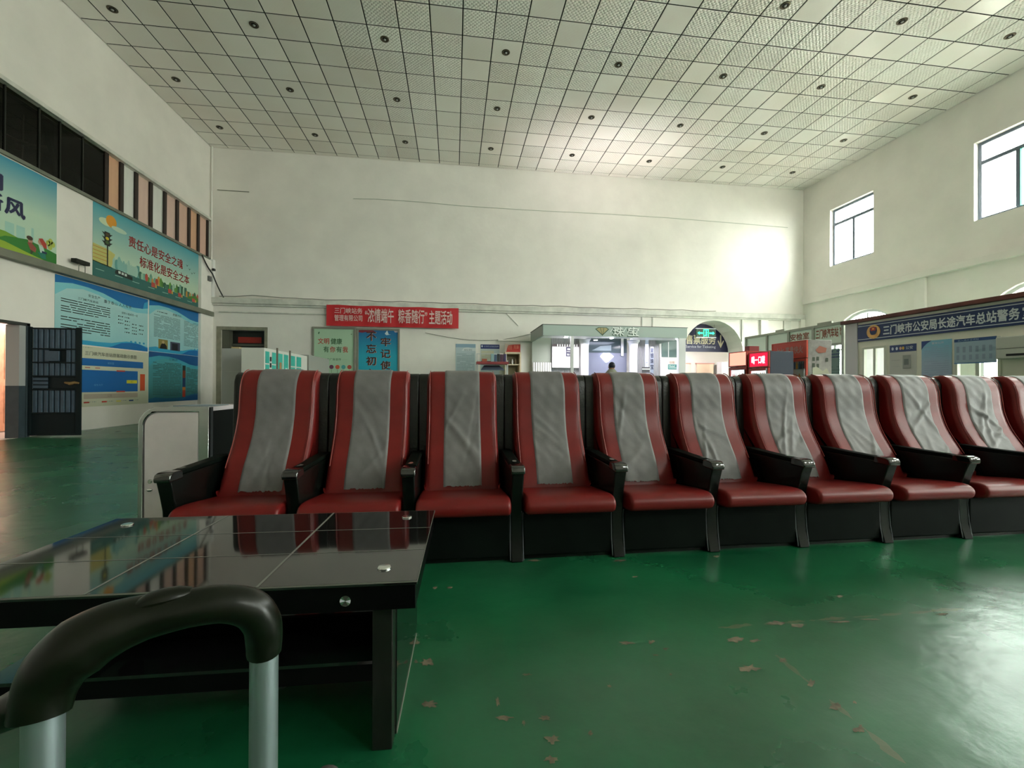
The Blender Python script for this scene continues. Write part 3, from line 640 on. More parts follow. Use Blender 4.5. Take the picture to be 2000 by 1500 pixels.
while x < 10.8:
    pts.append((x, WB-.155, 4.215+rc2.uniform(0, .035)+(.06 if -7.6 < x < -6.6 else 0))); x += rc2.uniform(.25, .6)
tag(MB().tube(pts, .014, 6).build('cable', mat('grey_wire', (.2, .2, .17), .6)), 'loose grey wires lying along the back wall ledge', 'cable')
pts = [(-1.1+5.1*t/12, WB-.02, 3.1-.42*sin(pi*min(1, t/12*1.0))+.35*(t/12)) for t in range(13)]
tag(MB().tube(pts, .01, 6).build('cable', mat('grey_wire', (.2, .2, .17), .6)), 'thin wire drooping below the red banner to the shop', 'cable')
tag(MB().tube([(1.95, WB-.02, 4.0), (2.5, WB-.02, 3.45)], .014, 6).build('conduit', ledge_m), 'short slanting conduit left of the shop canopy', 'pipe')
for k, x in enumerate((7.62, 8.08)): tag(MB().box(x-.02, x+.02, WB-.03, WB, 3.2, 3.93).build('conduit', ledge_m), ('left', 'right')[k]+' of two thin vertical conduits above the shop canopy', 'pipe')
tag(MB().box(12.05, 12.12, WB-.05, WB, 3.0, 3.93).build('conduit', ledge_m), 'vertical conduit right beside the ticket arch', 'pipe')
ddm = mat('small_black', (.01, .01, .012), .4)
tag(MB().box(WL+.17, WL+.25, WB-.25, WB-.15, 5.12, 5.2).build('camera_sensor', ddm, bevel=.008), 'tiny black sensor box in the left rear corner', 'sensor')
tag(MB().box(WL+.1, WL+.17, 16.3, 16.45, 4.72, 4.9).build('junction_box', mat('jb', (.12, .12, .12), .5), bevel=.008), 'small grey junction box beside the slogan poster', 'box')
# ------------------------------------------------------------------ back wall items
dk = sthing('door_2', (-7.56, WB, 0)); jm = mat('old_jamb', (.24, .23, .17), .6, noise=.2, nscale=4)
m = MB(); m.box(BD[0]-.16, BD[0], WB-.03, WB+.02, 0, 3.18).box(BD[1], BD[1]+.1, WB-.03, WB+.02, 0, 3.18).box(BD[0], BD[1], WB-.03, WB+.02, 3.06, 3.18); m.build('door_frame', jm, dk, bevel=.005)
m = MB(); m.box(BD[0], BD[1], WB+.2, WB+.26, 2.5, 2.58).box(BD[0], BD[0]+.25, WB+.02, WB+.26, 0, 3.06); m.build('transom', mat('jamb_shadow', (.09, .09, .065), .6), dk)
MB().box(BD[0]+.1, BD[1], WB+.3, WB+.34, 0, 3.06).build('door_leaf', mat('dark_door', (.012, .013, .009), .5), dk)
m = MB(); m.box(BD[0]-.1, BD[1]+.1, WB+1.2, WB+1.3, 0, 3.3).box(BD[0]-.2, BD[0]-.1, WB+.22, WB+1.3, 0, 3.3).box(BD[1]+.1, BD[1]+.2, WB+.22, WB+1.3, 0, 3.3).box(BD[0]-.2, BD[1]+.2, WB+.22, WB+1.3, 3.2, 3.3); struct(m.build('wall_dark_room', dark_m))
tag(MB().box(-7.86, -7.06, WB+.265, WB+.275, 2.62, 2.84).build('paper_strip', mat('couplet_red', (.30, .02, .01), .6)), 'red paper strip pasted over the dark rear doorway', 'paper')
def bsheet(x0, z1, x1, z0, y=WB): return Sheet((x0, y-.004, z1), (x1-x0, 0, 0), (0, 0, z0-z1), (0, -1, 0))
# banner
bn = thing('banner', (-2.25, WB-.16, 3.27), 'long red cloth banner with white Chinese slogan on the back wall', 'banner')
rb = mat('banner_red', (.50, .012, .018), .6); bw = ink('#dcbcb8')
m = MB(); n = 40; vs = []
for i in range(n+1):
    x = -4.655+4.82*i/n; yo = WB-.16+.012*sin(i*1.3)
    vs += [(x, yo, 4.04+.01*sin(i*.5)-.0), (x, yo-.01*cos(i*.7), 3.27)]
m.add(vs, [[2*i, 2*i+1, 2*i+3, 2*i+2] for i in range(n)]); m.build('cloth', rb, bn, smooth=True)
s = bsheet(-4.655, 4.04, .165, 3.27, WB-.185)
s.text('三门峡站务', .06, .13, .265, .40, bw, .0, .01); s.text('管理有限公司', .06, .47, .265, .76, bw, .0, .01)
s.text('“浓情端午', .285, .13, .50, .80, bw, .0, .012); s.text('粽香随行”', .535, .13, .755, .80, bw, .0, .012); s.text('主题活动', .77, .15, .95, .82, bw, .0, .012); s.emit(bn)
# framed posters
def framed(x0, x1, z1, z0, label, bg, fr):
    r = thing('framed_poster', ((x0+x1)/2, WB, z0), label, 'poster')
    m = MB(); m.prism(rc(x0, x1, z0, z1), 'y', WB-.05, WB, holes=[rc(x0+.07, x1-.07, z0+.07, z1-.07)]); m.build('frame', fr, r, bevel=.006)
    s = bsheet(x0+.06, z1-.06, x1-.06, z0+.06, WB-.01); s.body(bg).build('panel', bg, r); return r, s
frm = mat('frame_grey', (.22, .22, .18), .5)
bg1 = ink('#a9c8ac'); r, s = framed(-5.19, -3.65, 3.24, .95, 'pale green framed health poster with red and green characters', bg1, frm)
rr_ = ink('#b8372c'); gg_ = ink('#2f5c38')
s.text('文明', .10, .165, .38, .265, rr_, bold=.01); s.text('健康', .42, .165, .70, .265, gg_, bold=.01); s.text('有', .24, .305, .37, .405, gg_, bold=.01); s.text('你', .40, .305, .53, .405, rr_, bold=.01); s.text('有', .56, .305, .69, .405, gg_, bold=.01); s.text('我', .72, .305, .85, .405, rr_, bold=.01)
s.lines(.08, .527, .22, .53, 1, gg_, gap=0); s.text('公益广告宣传', .25, .505, .68, .545, gg_, bold=.0); s.lines(.7, .527, .84, .53, 1, gg_, gap=0)
for k, c in enumerate(('#3a6e3c', '#3c5a8c', '#6a3a58', '#c8583a', '#4fa0a0', '#b0483c')): s.ell(.14+k*.15, .655, .055, .036, ink(c)); s.rect(.13+k*.15, .70, .15+k*.15, .95, ink('#8aa88c'), .0045)
s.poly([(.1, .08), (.13, .05), (.14, .07), (.12, .1)], gg_); s.rect(.92, .085, .95, .095, gg_); s.emit(r)
bg2 = inkgrad('poster_blue', hx('#1f9fb8'), hx('#0f4f92'), 2, 2.2, 3.3); r, s = framed(-3.61, -2.04, 3.22, .95, 'deep blue framed calligraphy poster with red ribbon top', bg2, frm)
s.poly([(0, 0), (.35, 0), (.42, .03), (.3, .055), (.17, .035), (.1, .05), (0, .04)], ink('#7d2030')); s.poly([(.7, .02), (.72, .0), (.76, .07), (.82, .07), (.7, .085), (.66, .06)], ink('#c8d8dc')); s.poly([(.88, .0), (1, .0), (1, .03), (.92, .035)], ink('#b9a9b4'))
cal = ink('#3a1712'); cal2 = ink('#c89a8c')
for k, c in enumerate('不忘初心'):
    for d, mm, o in ((.006, cal2, .012), (.009, cal, 0)): s.text(c, .20+o, .035+k*.215+o*.3, .44+o, .185+k*.215+o*.3, mm, d, .015)
for k, c in enumerate('牢记使命'):
    for d, mm, o in ((.006, cal2, .012), (.009, cal, 0)): s.text(c, .56+o, .13+k*.205+o*.3, .80+o, .275+k*.205+o*.3, mm, d, .015)
s.emit(r)
pale = ink('#b4c4c8'); r = thing('notice', (.45, WB, 1.3), 'pale blue printed notice between the blue calligraphy poster and shop', 'notice'); s = bsheet(.06, 2.70, .83, 1.35); s.body(pale).build('panel', pale, r)
s.rect(0, 0, 1, .1, ink('#8aa6b8')); s.poly([(.3, .2), (.4, .12), (.6, .09), (.8, .12), (1, .11), (1, .2)], ink('#d0d8d8')); s.text('候车须知', .42, .14, .82, .2, ink('#6a828a')); s.lines(.06, .28, .93, .8, 12, ink('#8aa0a6'), fill=.35); s.poly([(.55, .9), (.75, .84), (1, .86), (1, .93), (.6, .93)], ink('#3a98a4')); s.emit(r)
r = thing('notice', (1.38, WB, 1.3), 'white notice with navy heading strip behind the magazine rack', 'notice'); s = bsheet(1.02, 2.695, 1.76, 1.5); s.body(ink('#b9c8cc')).build('panel', ink('#b9c8cc'), r)
s.rect(0, 0, 1, .14, ink('#1b2c6c')); s.ell(.08, .06, .04, .035, ink('#c8d0e0'), .007); s.text('公示栏公告信息牌', .17, .035, .95, .09, ink('#b8c4dc')); s.rect(.03, .2, .7, .52, ink('#c8c8b0')); s.lines(.06, .3, .65, .5, 5, ink('#8f9a94'), fill=.3); s.rect(.03, .54, .6, .56, ink('#4a3c34')); s.emit(r)
r = thing('sign', (2.22, WB-.35, 2.42), 'small red and white sign standing on the wooden shelf cabinet', 'sign'); s = Sheet((1.93, WB-.35, 2.70), (.6, 0, 0), (0, 0, -.32), (0, -1, 0)); s.body(ink('#b8a89c'), .012).build('panel', ink('#b8a89c'), r)
s.poly([(.1, .9), (.2, .2), (.5, .1), (1, .05), (1, 1), (.05, 1)], ink('#b02a1e'), .014); s.text('党员', .2, .2, .45, .7, ink('#dc8a70'), .017); s.text('先锋', .58, .15, .9, .6, ink('#dc8a70'), .017); s.emit(r)
# wooden shelf cabinet
wc = thing('shelf_cabinet', (2.23, WB-.25, 0), 'narrow pale wood open shelf cabinet left of the shop', 'cabinet'); wd = mat('pale_wood', (.62, .52, .36), .5, noise=.1, nscale=8); wdk = mat('cabinet_inside', (.20, .17, .10), .6)
m = MB(); m.box(1.93, 1.99, WB-.45, WB-.02, 0, 2.38).box(2.49, 2.55, WB-.45, WB-.02, 0, 2.38).box(1.99, 2.49, WB-.45, WB-.02, 2.31, 2.38).box(1.99, 2.49, WB-.45, WB-.02, 0, .08); m.build('body', wd, wc, bevel=.004); MB().box(1.99, 2.49, WB-.04, WB-.03, .08, 2.31).build('back_panel', wdk, wc)
for z in (.7, 1.3, 1.88): MB().box(1.99, 2.49, WB-.43, WB-.04, z, z+.04).build('shelf', wd, wc)
for k in range(3): tag(MB().lathe((2.1+k*.13, WB-.3, 1.92), [(.03, 0), (.035, .1), (.02, .15), (.015, .2)], 10).build('bottle', (mat('bottle_dark', (.06, .05, .04), .3), white_m, mat('bottle_tan', (.3, .22, .12), .4))[k], smooth=True), ('dark', 'white', 'tan')[k]+' little bottle on a shelf of the pale wood cabinet', 'bottle')
# magazine stand with red shelf
ms = thing('display_stand', (1.37, 15.5, 0), 'steel display stand with a dark red shelf left of the shop', 'display stand')
for x in (.83, 1.91):
    for y in (15.3, 15.75): MB().box(x-.015, x+.015, y-.015, y+.015, 0, 2.27 if y > 15.5 else 2.0).build('leg', alu, ms)
for z in (2.25,): MB().box(.83, 1.91, 15.74, 15.76, z, z+.02).build('rail', alu, ms)
MB().box(.8, 1.94, 15.25, 15.8, 1.86, 1.95).build('shelf', mat('shelf_red', (.28, .03, .035), .4), ms, bevel=.005); MB().box(.83, 1.91, 15.3, 15.75, 1.2, 1.24).build('shelf', alu, ms)
MB().add([(.95, 15.25, 1.66), (1.8, 15.25, 1.66), (1.65, 15.7, 1.84), (1.1, 15.7, 1.84), (.95, 15.25, 1.64), (1.8, 15.25, 1.64), (1.65, 15.7, 1.82), (1.1, 15.7, 1.82)], [(0, 1, 2, 3), (7, 6, 5, 4), (0, 4, 5, 1), (1, 5, 6, 2), (2, 6, 7, 3), (3, 7, 4, 0)]).build('glass_tray', mat('smoky_blue', (.12, .16, .22), .15), ms)
for k, (x, c, w, h, lb) in enumerate(((1.33, '#8fb2b8', .1, .3, 'pale blue'), (1.45, '#3e5a78', .09, .27, 'slate blue'), (1.56, '#30343a', .09, .3, 'charcoal'), (1.67, '#54304a', .1, .28, 'plum'), (1.79, '#3a2c5a', .09, .3, 'violet'))):
    tag(MB().box(x, x+w, 15.5, 15.6, 1.951, 1.951+h).build('magazine', ink(c), bevel=.004), lb+' magazine standing on the dark red shelf', 'magazine')
tag(MB().box(1.0, 1.18, 15.45, 15.55, 1.951, 2.06).build('small_box', ink('#a8583c'), bevel=.004), 'small orange-brown box on the left of the dark red shelf', 'box')
# lockers
def lockers():
    X = -4.10
    r = thing('phone_locker', (X-.25, 11.2, 0), 'tall cream locker cabinet with rows of teal doors, left of back wall', 'locker'); cr = mat('locker_cream', (.62, .62, .58), .45); tl = mat('teal_door', (.03, .40, .33), .4)
    MB().box(X-.47, X, 10, 12.75, 0, 1.9).build('body', cr, r, bevel=.006)
    xs_ = [(518, 525), (531, 538), (542, 551), (554, 562), (567, 575.5), (579, 587.5)]
    for i, (a, b) in enumerate(xs_):
        y0 = onX(a, 720, X).y; y1 = onX(b, 720, X).y; H0 = 1.83
        if i in (2, 3):
            MB().box(X, X+.012, y0, y1, .1, H0).build('door', tl, r, bevel=.003)
            MB().box(X+.012, X+.02, y0+.08, y1-.08, 1.1, 1.62 if i == 2 else 1.5).build('poster_panel', ink('#a87c50') if i == 2 else white_m, r)
        else:
            for k in range(6): MB().box(X, X+.012, y0, y1, H0-.29*(k+1)+.03, H0-.29*k).build('door', tl, r, bevel=.003)
    for k in range(3): MB().box(X, X+.015, onX(527, 720, X).y, onX(529, 720, X).y, 1.62-k*.14, 1.72-k*.14).build('display', ddm, r)
    for u in (540, 565): y = onX(u, 720, X).y; MB().box(X, X+.03, y-.02, y+.02, .1, 1.95).build('trim', mat('brown_post', (.16, .13, .1), .5), r)
    r2 = thing('storage_cabinet', (-5.1, 11.4, 0), 'plain grey cabinet standing left of the teal-doored locker', 'cabinet')
    gm_ = mat('fridge_grey', (.36, .37, .36), .4); x0, x1 = -5.35, -4.93
    MB().box(-5.42, -4.95, 10.9, 11.6, 0, 1.945).build('body', gm_, r2, bevel=.02); MB().box(-5.40, -4.97, 10.87, 10.9, .1, 1.4).build('door', gm_, r2, bevel=.01)
    tag(MB().box(-5.30, -5.12, 11.1, 11.25, 1.946, 2.0).build('carton', ink('#b9a57c'), bevel=.004), 'little open carton on top of the plain grey cabinet', 'box')
    g3 = mat('grey_partition', (.3, .31, .28), .5)
    tag(MB().box(-4.6, -4.1, 12.9, 14.9, 0, 1.95).build('cabinet', g3, bevel=.01), 'low grey cabinet behind the teal-doored locker', 'cabinet')
lockers()
# white door left of shop
dw = sthing('door_4', (2.85, WB, 0)); MB().box(2.58, 3.2, WB-.05, WB-.01, .01, 2.82).build('door_leaf', white_m, dw, bevel=.004); MB().box(1.7, 3.3, WB-.08, WB, 2.84, 2.9).build('lintel', wall_l, dw)
# ------------------------------------------------------------------ shop kiosk
KX0, KX1, KY0, KY1 = 2.96, 8.17, 14.2, 16.5
ks = thing('shop_kiosk', (5.5, 15.4, 0), 'brightly lit shop stall with mint fascia and white columns', 'kiosk')
fas = mat('mint_fascia', (.34, .42, .38), .35); kw = mat('kiosk_white', (.8, .78, .8), .4)
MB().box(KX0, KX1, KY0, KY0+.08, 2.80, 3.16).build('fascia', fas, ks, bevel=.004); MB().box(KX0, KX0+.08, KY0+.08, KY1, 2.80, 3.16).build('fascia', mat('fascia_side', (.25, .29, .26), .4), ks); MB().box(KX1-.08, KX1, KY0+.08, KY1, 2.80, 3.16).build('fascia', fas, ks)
m = MB(); m.box(KX0, KX1+.02, KY0-.015, KY0+.0, 3.16, 3.18).box(KX0-.015, KX0, KY0, KY1, 3.16, 3.18).box(KX0-.012, KX0+.012, KY0-.014, KY0, 2.8, 3.16); m.build('edge_trim', mat('trim_dark', (.06, .07, .06), .4), ks)
MB().box(KX0+.08, 4.7, KY0+.08, KY0+.8, 2.80, 2.83).build('soffit', kw, ks); MB().box(6.4, KX1-.08, KY0+.08, KY0+.8, 2.80, 2.83).build('soffit', kw, ks); MB().box(4.7, 6.4, KY0+.08, KY0+.5, 2.80, 2.83).build('soffit', kw, ks)
s = Sheet((KX0, KY0-.004, 3.16), (KX1-KX0, 0, 0), (0, 0, -.36), (0, -1, 0)); gold = mat('gold_mark', (.35, .30, .12), .4); wt = ink('#e6ece8'); dgn = ink('#2a4a34')
s.poly([(.352, .3), (.375, .12), (.43, .12), (.448, .3), (.402, .92)], dgn, .002); s.poly([(.36, .3), (.378, .17), (.427, .17), (.44, .3), (.402, .82)], gold, .003)
for a in ((.385, .2, .40, .8), (.41, .2, .405, .8)): s.poly([(a[0], a[1]), (a[0]+.003, a[1]), (a[2]+.003, a[3]), (a[2], a[3])], dgn, .004)
s.text('珠', .47, .1, .545, .95, dgn, .002, .03); s.text('珠', .475, .05, .55, .90, wt, .004, .01); s.text('宝', .575, .1, .65, .95, dgn, .002, .03); s.text('宝', .58, .05, .655, .9, wt, .004, .01)
for k in range(7): s.poly([(.455+k*.03, .55-.05*(k % 2)), (.475+k*.03, .08), (.479+k*.03, .08), (.459+k*.03, .58)], wt, .005)
s.emit(ks, 'lettering')
KB = 16.4
cor = mat('corrugated', (.5, .5, .53), .35, .6)
def corrug(x0, x1, z0, z1, y=KB, p=.05):
    m = MB(); n = int((x1-x0)/p*2); vs = []
    for i in range(n+1): x = x0+(x1-x0)*i/n; vs += [(x, y-(.03 if i % 2 else 0), z0), (x, y-(.03 if i % 2 else 0), z1)]
    m.add(vs, [[2*i, 2*i+2, 2*i+3, 2*i+1] for i in range(n)]); return m
corrug(3.75, 4.88, .0, 3.15).build('corrugated_wall', cor, ks); corrug(7.26, 8.2, 0, 3.15).build('corrugated_wall', cor, ks)
MB().box(3.0, 3.75, KB-.02, KB+.04, 0, 3.1).build('side_wall', mat('sage_wall', (.33, .37, .31), .6), ks); corrug(3.0, 3.75, 1.2, 2.0, KB-.08, .09).build('striped_panel', white_m, ks)
# whiteboard cabinet
wbc = thing('white_menu_board', (4.3, 16.2, 1.7), 'white board cabinet with dark magnet strip inside the lit shop', 'board'); s = Sheet((3.77, 16.3, 2.72), (1.07, 0, 0), (0, 0, -.92), (0, -1, 0)); s.body(kw, .04).build('panel', kw, wbc)
s.rect(0, 0, 1, .11, ink('#574a4c'), .043)
for k in range(9): s.rect(.18+k*.09, .0, .22+k*.09, .1, wt, .045)
s.rect(.51, .12, .73, .52, ink('#34324c'), .045); s.rect(.56, .18, .68, .25, wt, .047); s.lines(.54, .3, .7, .36, 1, wt, .047, gap=0); s.text('营业', .55, .40, .70, .48, wt, .047); s.emit(wbc)
MB().box(3.95, 4.05, KY0+.02, KY0+.12, 0, 2.80).build('post', kw, ks, bevel=.004)
def column(x, y, r0_, h):
    m = MB(); m.lathe((x, y, 0), [(r0_*1.25, 0), (r0_*1.25, .15), (r0_, .2), (r0_, h-.45), (r0_*1.05, h-.3), (r0_*1.3, h-.1), (r0_*1.6, h-.05), (r0_*1.6, h)], 20); m.build('column', kw, ks, smooth=True)
column(5.02, 16.1, .15, 2.95); column(7.0, 16.1, .15, 2.9)
MB().box(5.2, 6.85, KB, KB+.04, 0, 2.5).build('partition', mat('frosted_panel', (.20, .21, .28), .35), ks)
MB().box(5.2, 6.85, KB-.01, KB, 2.42, 3.1).build('dark_glazing', mat('dark_glazing', (.08, .11, .12), .12), ks); MB().add([(5.4, KB-.02, 2.5), (6.2, KB-.02, 2.5), (6.2, KB-.02, 2.72), (5.75, KB-.02, 2.68)], [(0, 1, 2, 3)]).build('painted_reflection', mat('pale_reflection', (.3, .36, .38), .3), ks, fix=False)  # the pale quad is a reflection painted onto the dark glazing
MB().box(6.6, 6.7, KB-.05, KB-.02, 2.3, 3.0).build('hanger', kw, ks)
MB().box(4.75, 7.2, 14.75, 16.0, 2.98, 3.02).build('blue_lit_ceiling_panel', mat('blue_lit_panel', (.25, .28, .6), .3), ks)  # blue light on the stall ceiling put into the panel colour
dsg = thing('diamond_sign', (6.0, 16.3, 2.02), 'glowing white diamond-shaped sign on the shop partition', 'sign'); MB().prism([(5.74, 2.27), (5.86, 2.40), (6.1, 2.41), (6.28, 2.27), (6.05, 2.05), (5.97, 2.03)], 'y', 16.33, 16.37).build('panel', mat('diamond_glow', (1, 1, 1), .5, emit=(.9, .9, 1), es=5), dsg)
# hanging blue banners, window and notices at the right of the shop
hb = thing('hanging_banner', (7.55, 15.9, 1.5), 'tall narrow white and blue banner hanging in the shop', 'banner'); s = Sheet((7.42, 15.95, 3.0), (.14, 0, 0), (0, 0, -1.5), (0, -1, 0)); s.body(ink('#c8d0e8')).build('panel', ink('#c8d0e8'), hb)
for k, c in enumerate('欢迎光临'): s.text(c, .1, .3+k*.15, .9, .42+k*.15, ink('#4a4a90'))
s.emit(hb)
hb = thing('hanging_banner', (7.7, 15.6, 1.4), 'dark figured banner beside the white and blue one in the shop', 'banner'); s = Sheet((7.42, 15.5, 2.6), (.13, 0, 0), (0, 0, -1.2), (0, -1, 0)); s.body(ink('#9098b0')).build('panel', ink('#9098b0'), hb)
for k, c in enumerate('金银珠宝'): s.text(c, .05, .02+k*.18, .95, .17+k*.18, ink('#23263c'), bold=.02)
s.emit(hb)
kwn = thing('shop_window_panel', (8.6, KB, 0), 'teal grey glazed panel at the right end of the shop', 'window'); MB().box(8.25, 9.05, KB, KB+.04, 0, 3.1).build('frame', kw, kwn); MB().box(8.33, 9.0, KB-.02, KB, 2.28, 3.0).build('pane', mat('teal_glaze', (.14, .2, .2), .12), kwn); MB().box(8.6, 8.63, KB-.03, KB-.02, 2.28, 3.0).build('mullion', kw, kwn)
MB().box(8.25, 9.0, KB-.1, KB-.02, 1.2, 2.26).build('ledge', kw, kwn)
r = thing('sign', (8.75, KB-.1, 1.75), 'small teal hotel sign below the shop end window', 'sign'); s = Sheet((8.55, KB-.11, 1.98), (.45, 0, 0), (0, 0, -.2), (0, -1, 0)); s.body(ink('#3f8488')).build('panel', ink('#3f8488'), r); s.text('Hotel', .08, .1, .65, .55, wt); s.lines(.08, .65, .9, .85, 1, wt, gap=0); s.emit(r)
r = thing('notice', (8.7, KB-.1, 2.0), 'white card with red characters below the shop end window', 'notice'); s = Sheet((8.58, KB-.11, 2.12), (.3, 0, 0), (0, 0, -.12), (0, -1, 0)); s.body(ink('#e4e0dc')).build('panel', ink('#e4e0dc'), r); s.text('住宿', .1, .1, .8, .9, ink('#a8483c')); s.emit(r)
r = thing('notice', (7.25, 15.3, 1.9), 'small dark card on the shop counter beside the column', 'notice'); MB().box(7.0, 7.3, 15.3, 15.32, 1.6, 1.82).build('panel', ink('#5a565c'), r); MB().box(7.0, 7.3, 15.29, 15.3, 1.72, 1.76).build('print', wt, r); MB().box(7.13, 7.17, 15.31, 15.33, 0, 1.6).build('stem', alu, r)
MB().box(7.86, 8.12, KY0+.0, KY0+.16, 0, 2.80).build('post', kw, ks, bevel=.01)
MB().box(5.15, 6.9, 15.4, 16.0, 0, 1.0).build('counter', kw, ks, bevel=.01); MB().box(8.2, 8.6, 14.4, 14.8, 0, 1.5).build('side_counter', kw, ks, bevel=.01)
# kiosk lamps: round bulbs under the canopy plus an added uplight above
lampm = mat('lamp_glow', (1, 1, 1), .5, emit=(1, .97, 1), es=60)
for k, (x, y, z) in enumerate(((3.85, 14.5, 2.77), (5.5, 14.5, 2.77), (7.9, 14.35, 2.77), (5.15, 15.2, 2.77))):
    r = thing('ceiling_spotlight', (x, y, z), ('leftmost', 'middle', 'rightmost', 'rear')[k]+' glowing round lamp under the shop canopy', 'lamp')
    MB().cyl((x, y, z+.012), .08, .018, n=20).build('housing', kw, r); MB().cyl((x, y, z), .065, .012, n=20).build('diffuser', lampm, r)
for x, e in ((4.3, 60), (7.4, 60)): area('shop_lamp', (x, 15.3, 2.76), (0, 0, 0), 1.2, 1.0, e, (1, .95, 1))
area('shop_lamp_blue', (6.0, 15.3, 2.9), (0, 0, 0), 1.2, 1.0, 40, (.75, .78, 1))
area('ceiling_streak_fill', (5.6, 14.9, 3.08), (RAD(180), 0, 0), 4.6, .25, 42, (1, .90, .90), spread=RAD(50))  # added upward light for the bright streak on the ceiling, no fitting modelled
# ------------------------------------------------------------------ ticket arch
AY = WB+.98
ar = thing('ticket_sign', (BA[0], AY, 2.5), 'half-round navy ticket service sign filling the archway', 'sign'); navy = mat('sign_navy', hx('#211f4a'), .45)
n = 20; m = MB(); m.prism([(BA[0]-BA[1]-.02, BA[2]+.1), (BA[0]+BA[1]+.02, BA[2]+.1)]+[(BA[0]+(BA[1]+.02)*cos(pi*i/n), BA[2]+.1+(BA[1]-.08)*sin(pi*i/n)) for i in range(1, n)], 'y', AY, AY+.06); m.build('panel', navy, ar)
s = bsheet(onY(1338, 655, AY).x, onY(1340, 653, AY).z, onY(1415, 655, AY).x, onY(1340, 685, AY).z, AY); cw = ink('#d8ccb0')
s.text('售票服务', .02, .02, .77, .58, cw, .004, .015); s.text('Service for Ticketing', .02, .66, .77, .86, ink('#cfcadc'), .004, .005)
s.rect(.885, .0, .915, .6, cw); s.poly([(.82, .38), (.84, .32), (.90, .62), (.965, .32), (.985, .38), (.90, .8)], cw); s.emit(ar, 'lettering')
ex = thing('exit_sign', (10.26, WB+.3, 3.1), 'green lit emergency exit sign hanging in the archway', 'sign'); ea = onY(1360, 642, WB+.3); eb_ = onY(1398, 659, WB+.3)
MB().box(ea.x, eb_.x, WB+.3, WB+.36, eb_.z, ea.z).build('housing', mat('exit_dark', (.0, .03, .012), .3), ex, bevel=.004); m = MB(); m.box(ea.x-.02, eb_.x+.02, WB+.29, WB+.37, ea.z, ea.z+.02).box(ea.x-.02, eb_.x+.02, WB+.29, WB+.37, eb_.z-.02, eb_.z); m.build('rim', alu, ex)
for x in (ea.x+.05, eb_.x-.05): MB().tube([(x, WB+.33, ea.z), (x, WB+.33, 3.75)], .006, 6).build('cable', cb, ex)
egl = mat('exit_glow', (0, 1, .5), .5, emit=(.03, 1, .45), es=1.6); s = Sheet((ea.x, WB+.298, ea.z), (eb_.x-ea.x, 0, 0), (0, 0, eb_.z-ea.z), (0, -1, 0))
s.rect(.36, .06, .63, .16, egl); s.rect(.36, .06, .40, .94, egl); s.rect(.59, .06, .63, .94, egl); s.ell(.5, .27, .035, .09, egl); s.poly([(.46, .38), (.54, .36), (.57, .5), (.52, .52), (.55, .7), (.52, .92), (.49, .9), (.50, .72), (.44, .9), (.41, .86), (.47, .66)], egl)
s.poly([(.06, .5), (.16, .3), (.16, .42), (.33, .42), (.33, .6), (.16, .6), (.16, .72)], egl); s.poly([(.94, .5), (.84, .3), (.84, .42), (.67, .42), (.67, .6), (.84, .6), (.84, .72)], egl); s.emit(ex, 'pictogram')
# hall beyond the arch
hb_m = mat('hall_paint', (.55, .52, .5), .6); m = MB(); m.box(8.4, 14.6, 20.6, 20.7, 0, 3.6).box(8.3, 8.4, WB+1, 20.7, 0, 3.6).box(14.6, 14.7, WB+1, 20.7, 0, 3.6).box(8.3, 14.7, WB+1, 20.7, 3.5, 3.6); struct(m.build('wall_ticket_hall', hb_m))
for k, (x, w, c) in enumerate(((11.2, .75, (.62, .47, .36)), (12.35, .9, (.65, .47, .34)))):
    d = sthing('door_%d' % (k+5), (x, 20.5, 0)); MB().box(x, x+w, 20.5, 20.58, 0, 2.25).build('door_leaf', mat('peach_door', (.66, .48, .36), .5), d, bevel=.005); MB().box(x-.05, x+w+.05, 20.48, 20.6, 2.25, 2.3).build('lintel', mat('salmon_trim', (.45, .2, .17), .5), d)
for k in range(3): tag(MB().box(13.35+k*.22, 13.5+k*.22, 20.3, 20.5, 0, 2.2).build('door_post', alu if k != 1 else ink('#6f8c94'), bevel=.005), ('left', 'middle', 'right')[k]+' metal post seen through the archway', 'post')
tag(MB().box(12.9, 13.3, 19.3, 19.7, 0, 2.3).build('pillar', mat('mauve_post', (.45, .42, .44), .5), bevel=.01), 'pale square pillar inside the ticket hall', 'pillar')
